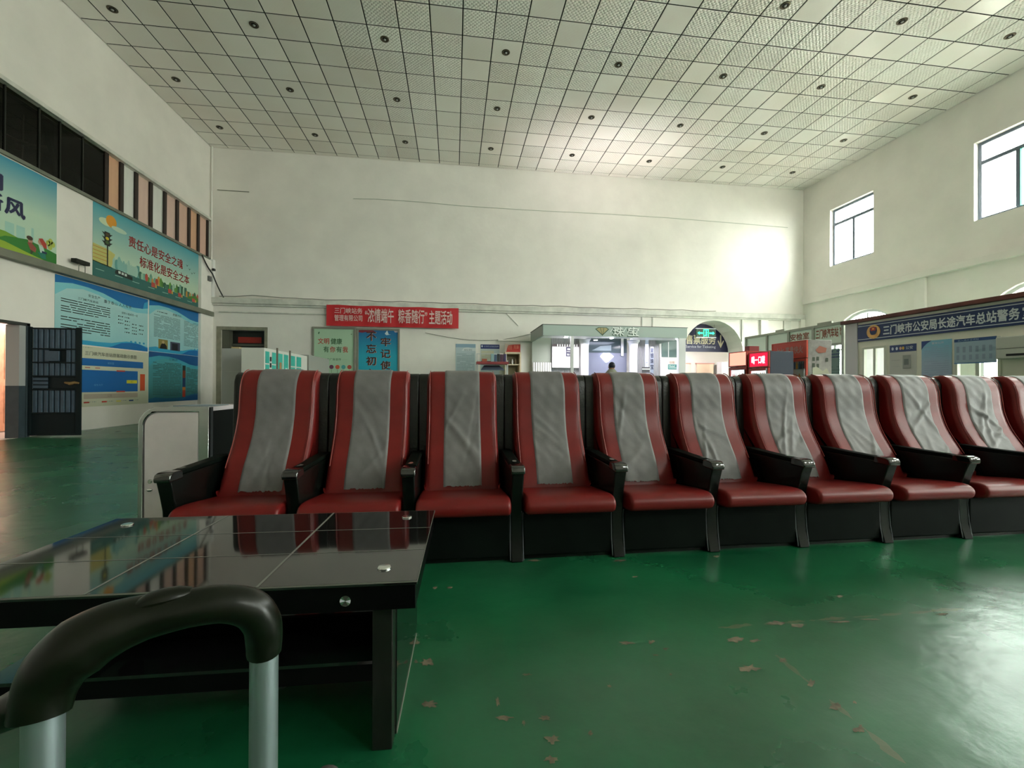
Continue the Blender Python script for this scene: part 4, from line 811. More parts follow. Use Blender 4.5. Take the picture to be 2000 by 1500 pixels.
# ------------------------------------------------------------------ fridges
def fridge(X, y0, y1, dep, hgt, frame_c, head_m, label, sign, doors=1, lit=True, side=None):
    r = thing('display_fridge', (X+dep/2, (y0+y1)/2, 0), label, 'fridge'); fc = frame_c; hd = hgt*.17
    m = MB(); m.box(X+.04, X+dep, y0, y1, .0, hgt).build('body', side or fc, r, bevel=.01)
    m = MB(); m.box(X, X+.04, y0, y1, hgt-hd-.03, hgt-hd).box(X, X+.04, y0, y1, hgt-.02, hgt).box(X, X+.04, y0, y0+.03, hgt-hd, hgt-.02).box(X, X+.04, y1-.03, y1, hgt-hd, hgt-.02); m.build('header_frame', fc, r, bevel=.004)
    MB().box(X+.01, X+.04, y0+.03, y1-.03, hgt-hd, hgt-.02).build('header', head_m, r)
    if sign:
        s = Sheet((X+.006, y1-.03, hgt-.03), (0, -(y1-y0-.06), 0), (0, 0, -(hd-.03)), (-1, 0, 0)); s.text(sign[0], *sign[1], sign[2], .0, .02); s.emit(r, 'lettering')
    w = (y1-y0)/doors
    for k in range(doors):
        a, b = y0+k*w, y0+(k+1)*w; z1 = hgt-hd-.04
        m = MB(); m.prism(rc(a+.005, b-.005, .25, z1), 'x', X, X+.04, holes=[rc(a+.06, b-.06, .32, z1-.06)]); d = m.build('door', fc, r, bevel=.003)
        MB().box(X+.015, X+.02, a+.06, b-.06, .32, z1-.06).build('pane', pane_m, d)
        MB().box(X-.03, X, a+.03, a+.05, 1.0, 1.5).build('handle', alu, d, bevel=.004)
        inn = mat('fridge_inner_lit', (.8, .82, .9), .5, emit=(.85, .87, 1), es=2.2) if lit else mat('fridge_inner', (.5, .56, .54), .5)
        MB().box(X+.034, X+.0395, a+.06, b-.06, .32, z1-.06).build('lining', inn if lit else mat('fridge_inner_b', (.85, .88, .86), .5), r)
        rn_ = random.Random(int(X*100)+k); sh = []
        for j in range(5):
            z = .42+j*.27
            MB().box(X+.021, X+.033, a+.065, b-.065, z-.008, z).build('shelf', alu, r)
            mm = MB(); mats_ = [ink(c) for c in ('#c44a3a', '#d8d8d0', '#3a6a8c', '#8a9a4c', '#c89a3a', '#404a50')]; y = a+.08
            while y < b-.12:
                mm.m = rn_.randrange(6); hh = rn_.uniform(.1, .19); mm.box(X+.022, X+.032, y, y+.045, z, z+hh*.75); mm.box(X+.023, X+.031, y+.013, y+.032, z+hh*.75, z+hh); y += rn_.uniform(.05, .075)
            o = mm.build('bottles', mats_, r, fix=False); o['kind'] = 'stuff'
    return r
redf = mat('fridge_red', (.50, .05, .03), .35); glow_o = mat('header_orange', (.8, .3, .2), .4, emit=(1, .42, .3), es=1.3); glow_r = mat('header_red', (.7, .01, .05), .4, emit=(.85, .0, .05), es=1.0); red2 = mat('fridge_orange_red', (.62, .08, .045), .4)
sw = mat('sign_white_glow', (1, .9, .95), .5, emit=(1, .85, .95), es=1.2)
fr1 = fridge(6.72, 9.12, 9.78, .6, 1.93, redf, glow_o, 'lit drinks fridge with orange glowing header, farthest left of the three', None)
fr2 = fridge(6.72, 8.42, 9.06, .6, 1.87, redf, glow_r, 'lit drinks fridge with pinkish-red header and white script', ('喝一口啵', (.12, .2, .85, .8), sw), side=mat('fridge_side_dark', (.05, .06, .09), .4))
fr3 = fridge(7.63, 8.42, 9.46, .62, 2.13, red2, red2, 'wide two-door red fridge without lights next to police booth', ('七七 富贵快火', (.12, .25, .92, .75), ink('#b89088')), doors=2, lit=False, side=mat('fridge_side_worn', (.30, .28, .26), .5, noise=.5, nscale=2.2))
s = Sheet((7.72, 8.416, 2.05), (.5, 0, 0), (0, 0, -1.2), (0, -1, 0))
s.poly([(.25, .12), (.45, .04), (.8, .08), (.75, .16), (.4, .18)], ink('#a0604c'), .003); s.poly([(.1, .45), (.3, .42), (.6, .5), (.8, .45), (.95, .55), (.95, 1), (.2, 1), (.3, .7), (.12, .6)], ink('#b8b8a0'), .003)
for a, b in ((.1, .25), (.3, .24), (.1, .36), (.3, .37), (.75, .26)): s.rect(a, b, a+.12, b+.07, ink('#4a5244'), .003)
s.ell(.8, .62, .05, .06, ink('#5a5a4a'), .004); s.emit(fr3, 'stain')
tag(MB().box(6.85, 7.1, 9.2, 9.36, 1.931, 2.05).build('carton', ink('#8a2c2c'), bevel=.004), 'small dark red carton on top of the fridges', 'box')
# ------------------------------------------------------------------ security check partition
PX = 10.9
pt = thing('glass_partition', (PX, 12.7, 0), 'glazed security check partition behind the fridges with red lettering', 'partition'); pf = mat('partition_frame', (.26, .27, .22), .4, .4); pfl = mat('pale_green_panel', (.62, .70, .60), .4)
MB().box(PX-.04, PX+.04, 10.7, 14.85, 2.88, 2.96).build('rail', pf, pt, bevel=.005); MB().box(PX-.04, PX+.04, 10.7, 14.85, 2.30, 2.36).build('rail', pf, pt); MB().box(PX-.04, PX+.04, 10.7, 14.85, 0, .5).build('base', pf, pt)
for y in (10.73, 11.75, 12.72, 13.7, 14.8): MB().box(PX-.05, PX+.05, y-.04, y+.04, 0, 2.95).build('post', pf, pt, bevel=.004)
for a, b in ((10.77, 11.71), (11.79, 12.68), (12.76, 13.66), (13.74, 14.76)):
    MB().box(PX-.01, PX+.01, a, b, 2.36, 2.88).build('sign_panel', pfl, pt); MB().box(PX-.004, PX+.004, a, b, .5, 2.30).build('pane', pane_m, pt)  # sign panels in plain pale green
MB().box(PX-.03, PX+.03, 12.9, 13.3, 2.96, 3.02).build('lamp_bracket', pf, pt); MB().box(PX-.03, PX+.03, 11.1, 11.6, 2.96, 3.02).build('lamp_bracket', pf, pt)
s = Sheet((PX-.015, 12.66, 2.84), (0, -.87, 0), (0, 0, -.4), (-1, 0, 0)); brd = ink('#8c4a30'); s.text('安检室', .0, .1, .85, .62, brd, 0, .02); s.emit(pt, 'lettering')
s = Sheet((PX-.015, 11.66, 2.86), (0, -.9, 0), (0, 0, -.42), (-1, 0, 0)); s.text('三门峡汽车站', .0, .1, .85, .75, brd, 0, .02); s.text('欢', .9, .1, 1.0, .7, brd, 0, .02); s.emit(pt, 'lettering')
r = thing('notice', (PX-.1, 11.2, 1.2), 'grey-green notice with dark blue lettering beside the wide fridge', 'notice'); s = Sheet((PX-.008, 11.35, 2.2), (0, -.5, 0), (0, 0, -1.0), (-1, 0, 0)); s.body(ink('#5f7a72')).build('panel', ink('#5f7a72'), r); s.lines(.05, .05, .95, .3, 3, ink('#2a4060'), .006, fill=.5, gap=.1); s.lines(.05, .5, .95, .95, 5, ink('#4f6a60'), .006); s.emit(r)
# ------------------------------------------------------------------ police booth
BX = 10.0
bo = thing('police_booth', (BX+1.2, 7, 0), 'cream police service booth with brown roof rim, right side', 'booth'); bc = mat('booth_cream', (.78, .74, .64), .5, noise=.05, nscale=2); bl_ = mat('booth_post', (.55, .52, .54), .4)
MB().box(BX-.1, BX+2.6, 2.6, 9.86, 2.70, 2.79).build('roof_rim', mat('rim_brown', (.13, .03, .02), .5, noise=.3, nscale=3), bo, bevel=.01)
MB().box(BX, BX+2.5, 9.68, 9.76, 0, 2.7).build('end_wall', bl_, bo); MB().box(BX-.03, BX+.1, 9.45, 9.78, 0, 2.70).build('corner_post', bl_, bo, bevel=.006)
# front with door-window and service window openings
m = MB(); m.prism(rc(2.7, 9.45, 0, 2.70), 'x', BX, BX+.08, holes=[rc(8.74, 9.33, .9, 2.08), rc(6.62, 7.36, .9, 2.06)]); m.build('front_wall', bc, bo)
MB().box(BX+2.42, BX+2.5, 2.7, 9.68, 0, 1.0).build('rear_wall', bc, bo); MB().box(BX, BX+2.5, 2.62, 2.7, 0, 2.7).build('end_wall', bc, bo)
MB().box(BX+2.42, BX+2.5, 2.7, 4.5, 1.0, 2.7).build('rear_wall', bc, bo)
def bsh(ya, z1, yb, z0, d=0): return Sheet((BX-.004-d, ya, z1), (0, yb-ya, 0), (0, 0, z0-z1), (-1, 0, 0))
sg = thing('police_sign', (BX-.03, 6.3, 2.2), 'navy police booth sign with white characters and gold badge', 'sign'); nv = mat('police_navy', hx('#1d3264'), .4)
s = bsh(9.43, 2.64, 3.6, 2.22, 0); s.body(nv, .03).build('panel', nv, sg); L_ = 5.83
wtx = ink('#d5dade'); s.rect(0, .09, 1, .125, wtx, .033); s.rect(0, .86, 1, .895, wtx, .033)
y1_, y2_ = onX(1728, 650, BX).y, onX(1995, 620, BX).y
s.text('三门峡市公安局长途汽车总站警务', (9.43-y1_)/L_, .25, (9.43-y2_)/L_, .76, wtx, .036, .02)
s.text('室', (9.43-onX(2001, 610, BX).y)/L_, .25, (9.43-onX(2026, 610, BX).y)/L_, .76, wtx, .036, .02); s.emit(sg, 'lettering')
bd = thing('police_badge', (BX-.04, 9.03, 2.3), 'round gold police badge with red shield on the navy sign', 'badge'); c = V((BX-.036, onX(1709, 652, BX).y, 2.425)); gold2 = mat('badge_gold', (.62, .36, .12), .35, .4)
MB().tube([c, c+V((-.012, 0, 0))], .165, 28).build('disc', gold2, bd); s = Sheet(c+V((-.012, .165, .165)), (0, -.33, 0), (0, 0, -.33), (-1, 0, 0))
s.poly([(.25, .2), (.5, .12), (.75, .2), (.78, .45), (.7, .65), (.5, .8), (.3, .65), (.22, .45)], ink('#23305c'), .002); s.poly([(.3, .22), (.5, .15), (.7, .22), (.68, .42), (.32, .42)], ink('#c0392b'), .004)
s.ell(.5, .28, .06, .06, ink('#e8b84a'), .006); s.poly([(.12, .55), (.3, .72), (.7, .72), (.88, .55), (.8, .8), (.5, .93), (.2, .8)], ink('#e0a860'), .005); s.emit(bd, 'emblem')
wf = mat('cream_upvc', (.62, .62, .52), .4)
def bwin(y0, y1, z0, z1):
    m = MB(); m.prism(rc(y0, y1, z0, z1), 'x', BX-.02, BX+.06, holes=[rc(y0+.05, y1-.05, z0+.05, z1-.05)]); w = m.build('window_frame', wf, bo, bevel=.004)
    ym = (y0+y1)/2; MB().box(BX, BX+.04, ym-.03, ym+.03, z0+.05, z1-.05).build('mullion', wf, w)
    for a, b in ((y0+.05, ym-.03), (ym+.03, y1-.05)): MB().box(BX+.02, BX+.026, a, b, z0+.05, z1-.05).build('pane', pane_m, w)
bwin(8.74, 9.33, .9, 2.08); bwin(6.62, 7.36, .9, 2.06)
r = thing('notice', (BX, 8.35, 1.2), 'white notice with navy heading beside booth window', 'notice'); s = bsh(8.66, 2.06, 8.08, 1.25); s.body(ink('#c4c0bc')).build('panel', ink('#c4c0bc'), r); s.rect(0, 0, 1, .2, ink('#2c3f72'), .006)
for x, cc in ((.08, '#cfd4e4'), (.24, '#dfe4f0'), (.38, '#d8a8a0'), (.48, '#d0a040')): s.ell(x+.04, .1, .045, .045, ink(cc), .009, 12)
s.text('公安', .62, .05, .88, .14, wtx, .009); s.lines(.08, .42, .4, .44, 1, ink('#9a9698'), gap=0); s.lines(.08, .6, .4, .61, 1, ink('#9a9698'), gap=0); s.emit(r)
MB().box(BX-.03, BX-.01, 8.19, 8.36, 1.52, 1.82).build('switch_box', mat('switch_grey', (.32, .32, .3), .4), r, bevel=.008); MB().box(BX-.035, BX-.03, 8.23, 8.32, 1.6, 1.73).build('switch_face', ink('#6f7674'), r)
lb_ = inkgrad('notice_blue', hx('#a4b4cc'), hx('#7fb4d0'), 2, 1.6, 2.0)
r = thing('notice', (BX, 7.68, 1.2), 'pale blue notice with dark blue corner on the booth wall', 'notice'); s = bsh(7.98, 2.09, 7.41, 1.25); s.body(lb_).build('panel', lb_, r); s.poly([(0, 0), (.35, 0), (.2, .06), (.08, .14), (0, .22)], ink('#24407c'), .006); s.text('警务公开', .35, .05, .75, .1, ink('#d8c8d4'), .006); s.lines(.1, .16, .9, .45, 6, ink('#8fa6c4'), .006, fill=.3); s.lines(.1, .52, .9, .9, 7, ink('#9aa6c2'), .006, fill=.3); s.emit(r)
r = thing('notice', (BX-.03, 7.0, 1.5), 'pale blue chart with navy top strip hanging over booth service window', 'notice'); s = bsh(7.34, 2.06, 6.66, 1.57, .04); s.body(ink('#9fb4c6')).build('panel', ink('#9fb4c6'), r); s.rect(0, 0, 1, .12, ink('#234a80'), .006); s.text('出入境办证须知', .1, .025, .6, .1, ink('#9fb8d4'), .009)
for k in range(6): s.rect(.06+k*.155, .3+.02*(k % 2), .13+k*.155, .55, ink('#8898b0'), .006); s.rect(.06+k*.155, .65, .13+k*.155, .85, ink('#8d9cb6'), .006)
s.rect(0, .96, 1, 1, ink('#4a78b0'), .006); s.emit(r)
ac = thing('air_conditioner', (BX-.1, 5.9, 1.6), 'cream wall air conditioner on the booth at the right picture edge', 'air conditioner'); acm = mat('ac_cream', (.55, .55, .50), .4)
MB().box(BX-.2, BX-.002, 5.2, 6.58, 1.62, 2.02).build('body', acm, ac, bevel=.02); MB().box(BX-.205, BX-.2, 5.22, 6.56, 1.80, 1.806).build('seam', mat('seam', (.1, .1, .09), .6), ac)
MB().box(BX-.21, BX-.2, 5.4, 6.42, 1.665, 1.705).build('air_slot', ddm, ac)
# ------------------------------------------------------------------ shopper
def person():
    P = V((4.12, 10.85, 0)); r = thing('person', P, 'person with dark hair in a pale jacket standing before the shop, back to camera', 'person')
    k = 1.0
    v = {'pel': (0, 0, .92), 'chest': (0, .0, 1.2), 'neckb': (0, 0, 1.40), 'neck': (0, 0, 1.47), 'head': (0, 0, 1.60),
         'sl': (-.17, 0, 1.36), 'el': (-.24, .02, 1.10), 'wl': (-.22, -.12, .88), 'sr': (.17, 0, 1.36), 'er': (.24, .02, 1.10), 'wr': (.22, -.12, .88),
         'hl': (-.09, 0, .86), 'kl': (-.10, 0, .48), 'al': (-.10, .02, .09), 'tl': (-.11, .16, .04), 'hr': (.09, 0, .86), 'kr': (.10, 0, .48), 'ar': (.10, .02, .09), 'tr': (.11, .16, .04)}
    rad = {'pel': (.15, .11), 'chest': (.16, .11), 'neckb': (.1, .08), 'neck': (.055, .055), 'head': (.07, .08), 'sl': (.07, .07), 'el': (.05, .05), 'wl': (.035, .035), 'sr': (.07, .07), 'er': (.05, .05), 'wr': (.035, .035), 'hl': (.1, .1), 'kl': (.065, .065), 'al': (.045, .045), 'tl': (.04, .035), 'hr': (.1, .1), 'kr': (.065, .065), 'ar': (.045, .045), 'tr': (.04, .035)}
    E = [('pel', 'chest'), ('chest', 'neckb'), ('neckb', 'neck'), ('neckb', 'sl'), ('sl', 'el'), ('el', 'wl'), ('neckb', 'sr'), ('sr', 'er'), ('er', 'wr'), ('pel', 'hl'), ('hl', 'kl'), ('kl', 'al'), ('al', 'tl'), ('pel', 'hr'), ('hr', 'kr'), ('kr', 'ar'), ('ar', 'tr'), ('neck', 'head')]
    names = list(v); me = bpy.data.meshes.new('body'); me.from_pydata([v[q] for q in names], [(names.index(a), names.index(b)) for a, b in E], [])
    ob = bpy.data.objects.new('body', me); COL.objects.link(ob); ob.parent = r
    sk = ob.modifiers.new('skin', 'SKIN'); ob.modifiers.new('sub', 'SUBSURF').levels = 2; ob.modifiers['sub'].render_levels = 2
    for q, nme in enumerate(names):
        me.skin_vertices[0].data[q].radius = rad[nme]
    me.skin_vertices[0].data[0].use_root = True
    me.materials.append(mat('jacket', hx('#8f9080'), .8))
    MB().sphere(P+V((0, 0, 1.60)), .075, .092, .115).build('head', mat('skin', hx('#b08468'), .6), r, smooth=True)
    MB().sphere(P+V((0, -.012, 1.635)), .085, .098, .10).build('hair', mat('dark_hair', hx('#1c2034'), .6), r, smooth=True)
    for sx in (-1, 1):
        MB().sphere(P+V((sx*.08, .0, 1.60)), .012, .02, .03, 8, 6).build('ear', mat('skin', (0, 0, 0)), r, smooth=True)
        MB().sphere(P+V((sx*.22, .14-.26, .83)), .03, .04, .06).build('hand', mat('skin', (0, 0, 0)), r, smooth=True)
    m = MB(); m.tube([P+V((0, 0, .80)), P+V((0, 0, 1.0)), P+V((0, 0, 1.25)), P+V((0, 0, 1.42)), P+V((0, 0, 1.50)), P+V((0, 0, 1.55))], [.19, .20, .225, .20, .12, .07], 18, ry=[.13, .13, .13, .12, .09, .07]); m.build('jacket', mat('jacket', (0, 0, 0)), r, smooth=True, angle=70)
    for sx in (-.1, .1): MB().tube([P+V((sx, 0, .85)), P+V((sx, 0, .48)), P+V((sx, 0, .06))], [.105, .085, .07], 12).build('trouser_leg', mat('trousers', (.02, .02, .03), .8), r, smooth=True); MB().sphere(P+V((sx, .06, .04)), .05, .14, .05).build('shoe', ddm, r, smooth=True)
person()
# ------------------------------------------------------------------ massage chairs
PROF = [(3.005, .36), (3.04, .45), (3.085, .54), (3.13, .61), (3.18, .69), (3.215, .76), (3.24, .83), (3.258, .90), (3.268, .98), (3.275, 1.05), (3.29, 1.11), (3.315, 1.155), (3.355, 1.192), (3.41, 1.208), (3.47, 1.205)]
BY0 = 2.64
def sweep(loop, W_, r, nx=22, side=True):
    """loop: closed list of (y,z); swept in x from -W to W with rounded shoulders"""
    cy = sum(p[0] for p in loop)/len(loop); cz = sum(p[1] for p in loop)/len(loop)
    nl = len(loop); nor = []
    for i in range(nl):
        a = V(loop[i-1]); b = V(loop[(i+1) % nl]); t = (b-a).normalized(); nrm = V((t.y, -t.x))
        nor.append(nrm)
    # orientation: make normals point outward
    A = sum(loop[i][0]*loop[(i+1) % nl][1]-loop[(i+1) % nl][0]*loop[i][1] for i in range(nl))
    sg_ = 1 if A > 0 else -1
    xs_ = [-W_+2*W_*i/nx for i in range(nx+1)]
    ext = []
    k = 6
    left = [-W_+r*(1-cos(pi/2*i/k)) for i in range(k)]
    mid = [-W_+r+(2*W_-2*r)*i/nx for i in range(nx+1)]
    xs_ = left+mid+[-x for x in reversed(left)]
    m = MB(); vs = []; fs = []
    for x in xs_:
        a = max(0, abs(x)-(W_-r)); e = r*(1-sqrt(max(0, 1-(a/r)**2)))
        for (p, nn) in zip(loop, nor): vs.append((x, p[0]-sg_*nn.x*e, p[1]-sg_*nn.y*e))
    for i in range(len(xs_)-1):
        for j in range(nl): j2 = (j+1) % nl; fs.append([i*nl+j, i*nl+j2, (i+1)*nl+j2, (i+1)*nl+j])
    fs.append(list(range(nl))[::-1]); fs.append([(len(xs_)-1)*nl+j for j in range(nl)])
    m.add(vs, fs); return m
def smoothprof(P_, n=3):
    out = []
    for i in range(len(P_)-1):
        p0, p1, p2, p3 = [V(P_[max(0, min(len(P_)-1, i+q))]) for q in (-1, 0, 1, 2)]
        for k in range(n):
            t = k/n; out.append(tuple(.5*((2*p1)+(-p0+p2)*t+(2*p0-5*p1+4*p2-p3)*t*t+(-p0+3*p1-3*p2+p3)*t**3)))
    out.append(tuple(P_[-1])); return out
def profy(z):
    for i in range(len(PROF)-1):
        if PROF[i][1] <= z <= PROF[i+1][1]: t = (z-PROF[i][1])/(PROF[i+1][1]-PROF[i][1]+1e-9); return PROF[i][0]+t*(PROF[i+1][0]-PROF[i][0])
    return PROF[-1][0]
def cloth(seed):
    rn = random.Random(seed); front = smoothprof(PROF, 5); front = [p for p in front if p[1] > .383]; nx = 28
    folds = []
    for k in range(rn.randint(4, 6)):
        ang = rn.uniform(-1.2, 1.2); folds.append((rn.uniform(-.1, .1), rn.uniform(.48, .9), ang, rn.uniform(.10, .26), rn.uniform(.012, .022), rn.uniform(.004, .011)*rn.choice((1, 1, -1))))
    ragged = [rn.uniform(0, .012) for _ in range(nx+1)]
    vs = []; fs = []; m = MB(); HWd = .133
    for i in range(nx+1):
        u = -1+2*i/nx
        for j, (y, z) in enumerate(front):
            tt = j/(len(front)-1); a = V(front[max(0, j-1)]); b = V(front[min(len(front)-1, j+1)]); t = (b-a).normalized(); nn = V((-t.y, t.x))
            if nn.x > 0 and j < len(front)*.8: nn = -nn
            if j >= len(front)*.8: nn = V((-abs(nn.x), abs(nn.y)))
            x = u*HWd*(1-.015*sin(tt*7+seed)); d = .007
            for (fx_, fz, an, ln, wd_, am) in folds:
                dx = x-fx_; dz = z-fz; al = dx*sin(an)+dz*cos(an); ac_ = dx*cos(an)-dz*sin(an)+.25*al*al
                d += am*math.exp(-(al/ln)**2)*math.exp(-(ac_/wd_)**2)
            d += .0015*sin(x*60+z*23+seed)*sin(z*31)
            if abs(u) > .97: d = .001
            zz = z+(ragged[i] if j == 0 else 0)
            d = max(d, .004) if abs(u) <= .97 else d; vs.append((x, y+nn.x*d, zz+nn.y*d))
    nl = len(front)
    for i in range(nx):
        for j in range(nl-1): fs.append([i*nl+j, i*nl+j+1, (i+1)*nl+j+1, (i+1)*nl+j])
    m.add(vs, fs); return m
def arm_mesh(m_):
    poly = [(2.635, 0), (2.665, .10), (2.675, .25), (2.665, .38), (2.64, .47), (2.612, .555), (2.615, .575), (3.325, .578), (3.335, .55), (3.335, .30), (2.80, .30), (2.76, .24), (2.745, 0)]
    m_.prism(poly, 'x', -.038, .038); return m_
def chair_parts(root, seed, left_arm=True, right_arm=False):
    """vertices local: x relative to the chair centre, y/z in room coordinates minus the root"""
    o = ORG[root.name]
    def B(m, name, mt, par=root, **k):
        for p in m.v: p.x += o.x
        return m.build(name, mt, par, **k)
    # shell
    sl = [(3.34, .02), (3.345, .5), (3.36, .9), (3.37, 1.12), (3.39, 1.165), (3.43, 1.188), (3.52, 1.19), (3.57, 1.17), (3.6, 1.1), (3.62, .7), (3.6, .1), (3.58, .02)]
    B(sweep(sl, .3303, .010, 4), 'shell', shell_m, smooth=True, angle=50)
    m = MB(); m.box(-.292, .292, 2.665, 3.34, .025, .30); B(m, 'base_panel', black_s, bevel=.012)
    m = MB(); m.box(-.30, .30, 2.69, 3.3, 0, .03); B(m, 'plinth', black_p)
    fr = smoothprof(PROF, 2); loop = fr+[(3.50, 1.17), (3.49, 1.0), (3.46, .8), (3.40, .6), (3.30, .42), (3.2, .36)]
    bk = B(sweep(loop, .265, .045), 'backrest', red_m, smooth=True, angle=60)
    B(cloth(seed), 'cloth_cover', cloth_m, smooth=True, angle=80, fix=False)
    for sx in (-1, 1):
        pth = [(sx*.243, y-.0035, z+.002) for y, z in fr[4:-2]]; m = MB(); m.tube(pth, .0035, 6, upd=(1, 0, 0)); B(m, 'piping', redp_m, bk, smooth=True)
    st = [(2.60, .305), (2.572, .32), (2.558, .35), (2.562, .378), (2.583, .400), (2.63, .412), (2.75, .404), (2.9, .385), (3.08, .365), (3.2, .355), (3.2, .30), (2.9, .295), (2.68, .295)]
    st = smoothprof(st+[st[0]], 2)[:-1]
    B(sweep(st, .284, .022), 'seat', red_m, smooth=True, angle=60)
    for sx, on in ((-.331, left_arm), (.331, right_arm)):
        if not on: continue
        m = arm_mesh(MB());
        for p in m.v: p.x += sx
        am = B(m, 'armrest', black_p, bevel=.007)
        m = MB(); m.prism([(2.598, .553), (2.594, .575), (2.604, .598), (2.63, .606), (2.70, .606), (2.715, .598), (2.72, .556)], 'x', sx-.043, sx+.043); B(m, 'arm_cap', black_g, am, bevel=.008, seg=3)
        m = MB(); m.prism([(2.72, .578), (2.72, .600), (2.95, .604), (3.15, .610), (3.31, .606), (3.325, .578)], 'x', sx-.037, sx+.037); B(m, 'arm_pad', black_s, am, bevel=.006)
        m = MB()
        for e in (-.041, .041): m.tube([(sx+e, 2.648, .01), (sx+e, 2.668, .12), (sx+e, 2.676, .25), (sx+e, 2.672, .30)], .0035, 6)
        B(m, 'edge_highlight', mat('painted_edge_highlight', (.10, .105, .12), .3), am)  # bevel highlights along the post edges, put in as lighter grey strips
        rn = random.Random(seed*3+int(sx*10)); m = MB(); c = V((sx, 2.78, .606)); pts = []
        for q in range(9):
            an = 2*pi*q/9; rr = rn.uniform(.5, 1); pts.append(c+V((cos(an)*.022*rr, sin(an)*.045*rr, .0008)))
        m.add(pts, [list(range(9))]); B(m, 'worn_patch', mat('worn_patch_%d' % (seed % 4), [(.12, .11, .10), (.30, .36, .30), (.30, .10, .09), (.16, .15, .14)][seed % 4], .6), am, fix=False)
labs = ['leftmost massage chair of the row, next to the steel cabinet', 'second massage chair from the left, behind the glass table',
        'third massage chair from the left, at the glass table corner', 'fourth massage chair from the left, grey cover with one curved crease',
        'fifth massage chair from the left, below the shop, cover creased lengthwise', 'sixth massage chair from the left, below the ticket archway',
        'seventh massage chair from the left, below the lit drinks fridges', 'eighth massage chair from the left, below the booth corner post',
        'ninth massage chair from the left, below the white booth notice', 'tenth massage chair from the left, below the blue booth chart',
        'massage chair cut off by the right picture edge, last of row']
for i in range(11):
    cx = .395+.662*(i-3)+.331
    root = thing('massage_chair', (cx, 3.1, 0), labs[i], 'chair', 'red and grey massage chairs in a row')
    ORG[root.name] = V((cx, 3.1, 0))
    chair_parts(root, (11, 4, 22, 7, 3, 16, 29, 8, 13, 26, 31)[i], True, i == 10)
# ------------------------------------------------------------------ steel cabinet
sx0, sx1, sy = -2.255, -1.79, 3.45
cbx = thing('steel_cabinet', ((sx0+sx1)/2, 3.7, 0), 'stainless steel cabinet with rounded top corner at the row end', 'cabinet')
def rcorner(x0, x1, z0, z1, r, n=8): return [(x0, z0), (x1, z0), (x1, z1)]+[(x0+r-r*sin(pi/2*i/n), z1-r+r*cos(pi/2*i/n)) for i in range(n+1)]
MB().prism(rcorner(sx0, sx1, .0, .93, .13), 'y', sy, sy+.52, ).build('body', steel, cbx, smooth=True, angle=30)
m = MB(); m.prism(rcorner(sx0-.004, sx1+.004, 0, .934, .134), 'y', sy-.02, sy+.01, holes=[rcorner(sx0+.03, sx1-.07, .04, .895, .10)]); m.build('front_frame', steel_t, cbx, bevel=.006)
MB().prism(rcorner(sx0+.034, sx1-.074, .045, .891, .098), 'y', sy-.012, sy-.004).build('door', steel, cbx, bevel=.003)
MB().box(sx1, sx1+.01, sy+.02, sy+.5, .02, .90).build('side_panel', black_s, cbx)
MB().box(sx1-.01, sx1+.012, sy-.015, sy+.02, .0, .93).build('corner_strip', black_p, cbx)
lk = thing  # lock
c = onY(295, 940, sy-.02); m = MB(); m.cyl(c+V((0, -.012, 0)), .016, .012, 'y').cyl(c+V((0, -.018, 0)), .010, .006, 'y'); m.build('lock', chrome, cbx, smooth=True)
c = onY(293, 957, sy-.02); MB().sphere(c+V((0, -.004, 0)), .02, .012, .013).build('keyhole_cover', chrome, cbx, smooth=True)
tag(MB().box(-2.10, -1.83, 3.55, 3.8, .931, .936).build('leaflet', ink('#7f8f98')), 'pale blue leaflet lying on the steel cabinet', 'leaflet')
# ------------------------------------------------------------------ glass coffee table
tb = thing('glass_coffee_table', (-.77, 1.68, 0), 'black mirror-glass coffee table with chrome studs in the foreground', 'table', rz=RAD(-1.6))
x0, x1, y0, y1 = -.675, .675, -.36, .36
def TB(m, n, mt, par=tb, **k): return m.build(n, mt, par, local=True, **k)
top = TB(MB().box(x0, x1, y0, y1, .508, .52), 'tabletop', black_g, bevel=.0015)
lin = mat('glass_edge_line', (.20, .20, .17), .35)
m = MB(); zt = .5206
for y in (-.115, .118): m.add([(x0, y-.002, zt), (x1, y-.002, zt), (x1, y+.002, zt), (x0, y+.002, zt)], [(0, 1, 2, 3)])
for x in (-.225, .225): m.add([(x-.004, y0, zt), (x+.004, y0, zt), (x+.004, y1, zt), (x-.004, y1, zt)], [(0, 1, 2, 3)])
TB(m, 'inlay_line', mat('inlay', (.17, .17, .15), .4), top, fix=False)
m = MB(); m.box(x0-.001, x1+.001, y0-.001, y0, .5155, .5195).box(x0-.001, x1+.001, y1, y1+.0015, .5085, .5195).box(x1, x1+.001, y0, y1, .5165, .5195); TB(m, 'polished_edge', lin, top)
m = MB(); m.prism([(x0+.005, y0+.004), (x1-.005, y0+.004), (x1-.005, y1-.004), (x0+.005, y1-.004)], 'z', .435, .508, holes=[[(x0+.03, y0+.03), (x1-.03, y0+.03), (x1-.03, y1-.03), (x0+.03, y1-.03)]]); TB(m, 'apron', mat('apron_black', (.003, .003, .003), .3, spec=.12), bevel=.002)
for x in (-.562, .562):
    for y in (-.262, .262):
        m = MB(); m.lathe((x, y, .5205), [(.021, 0), (.021, .003), (.019, .005), (.001, .006)], 28); TB(m, 'stud', chrome, smooth=True)
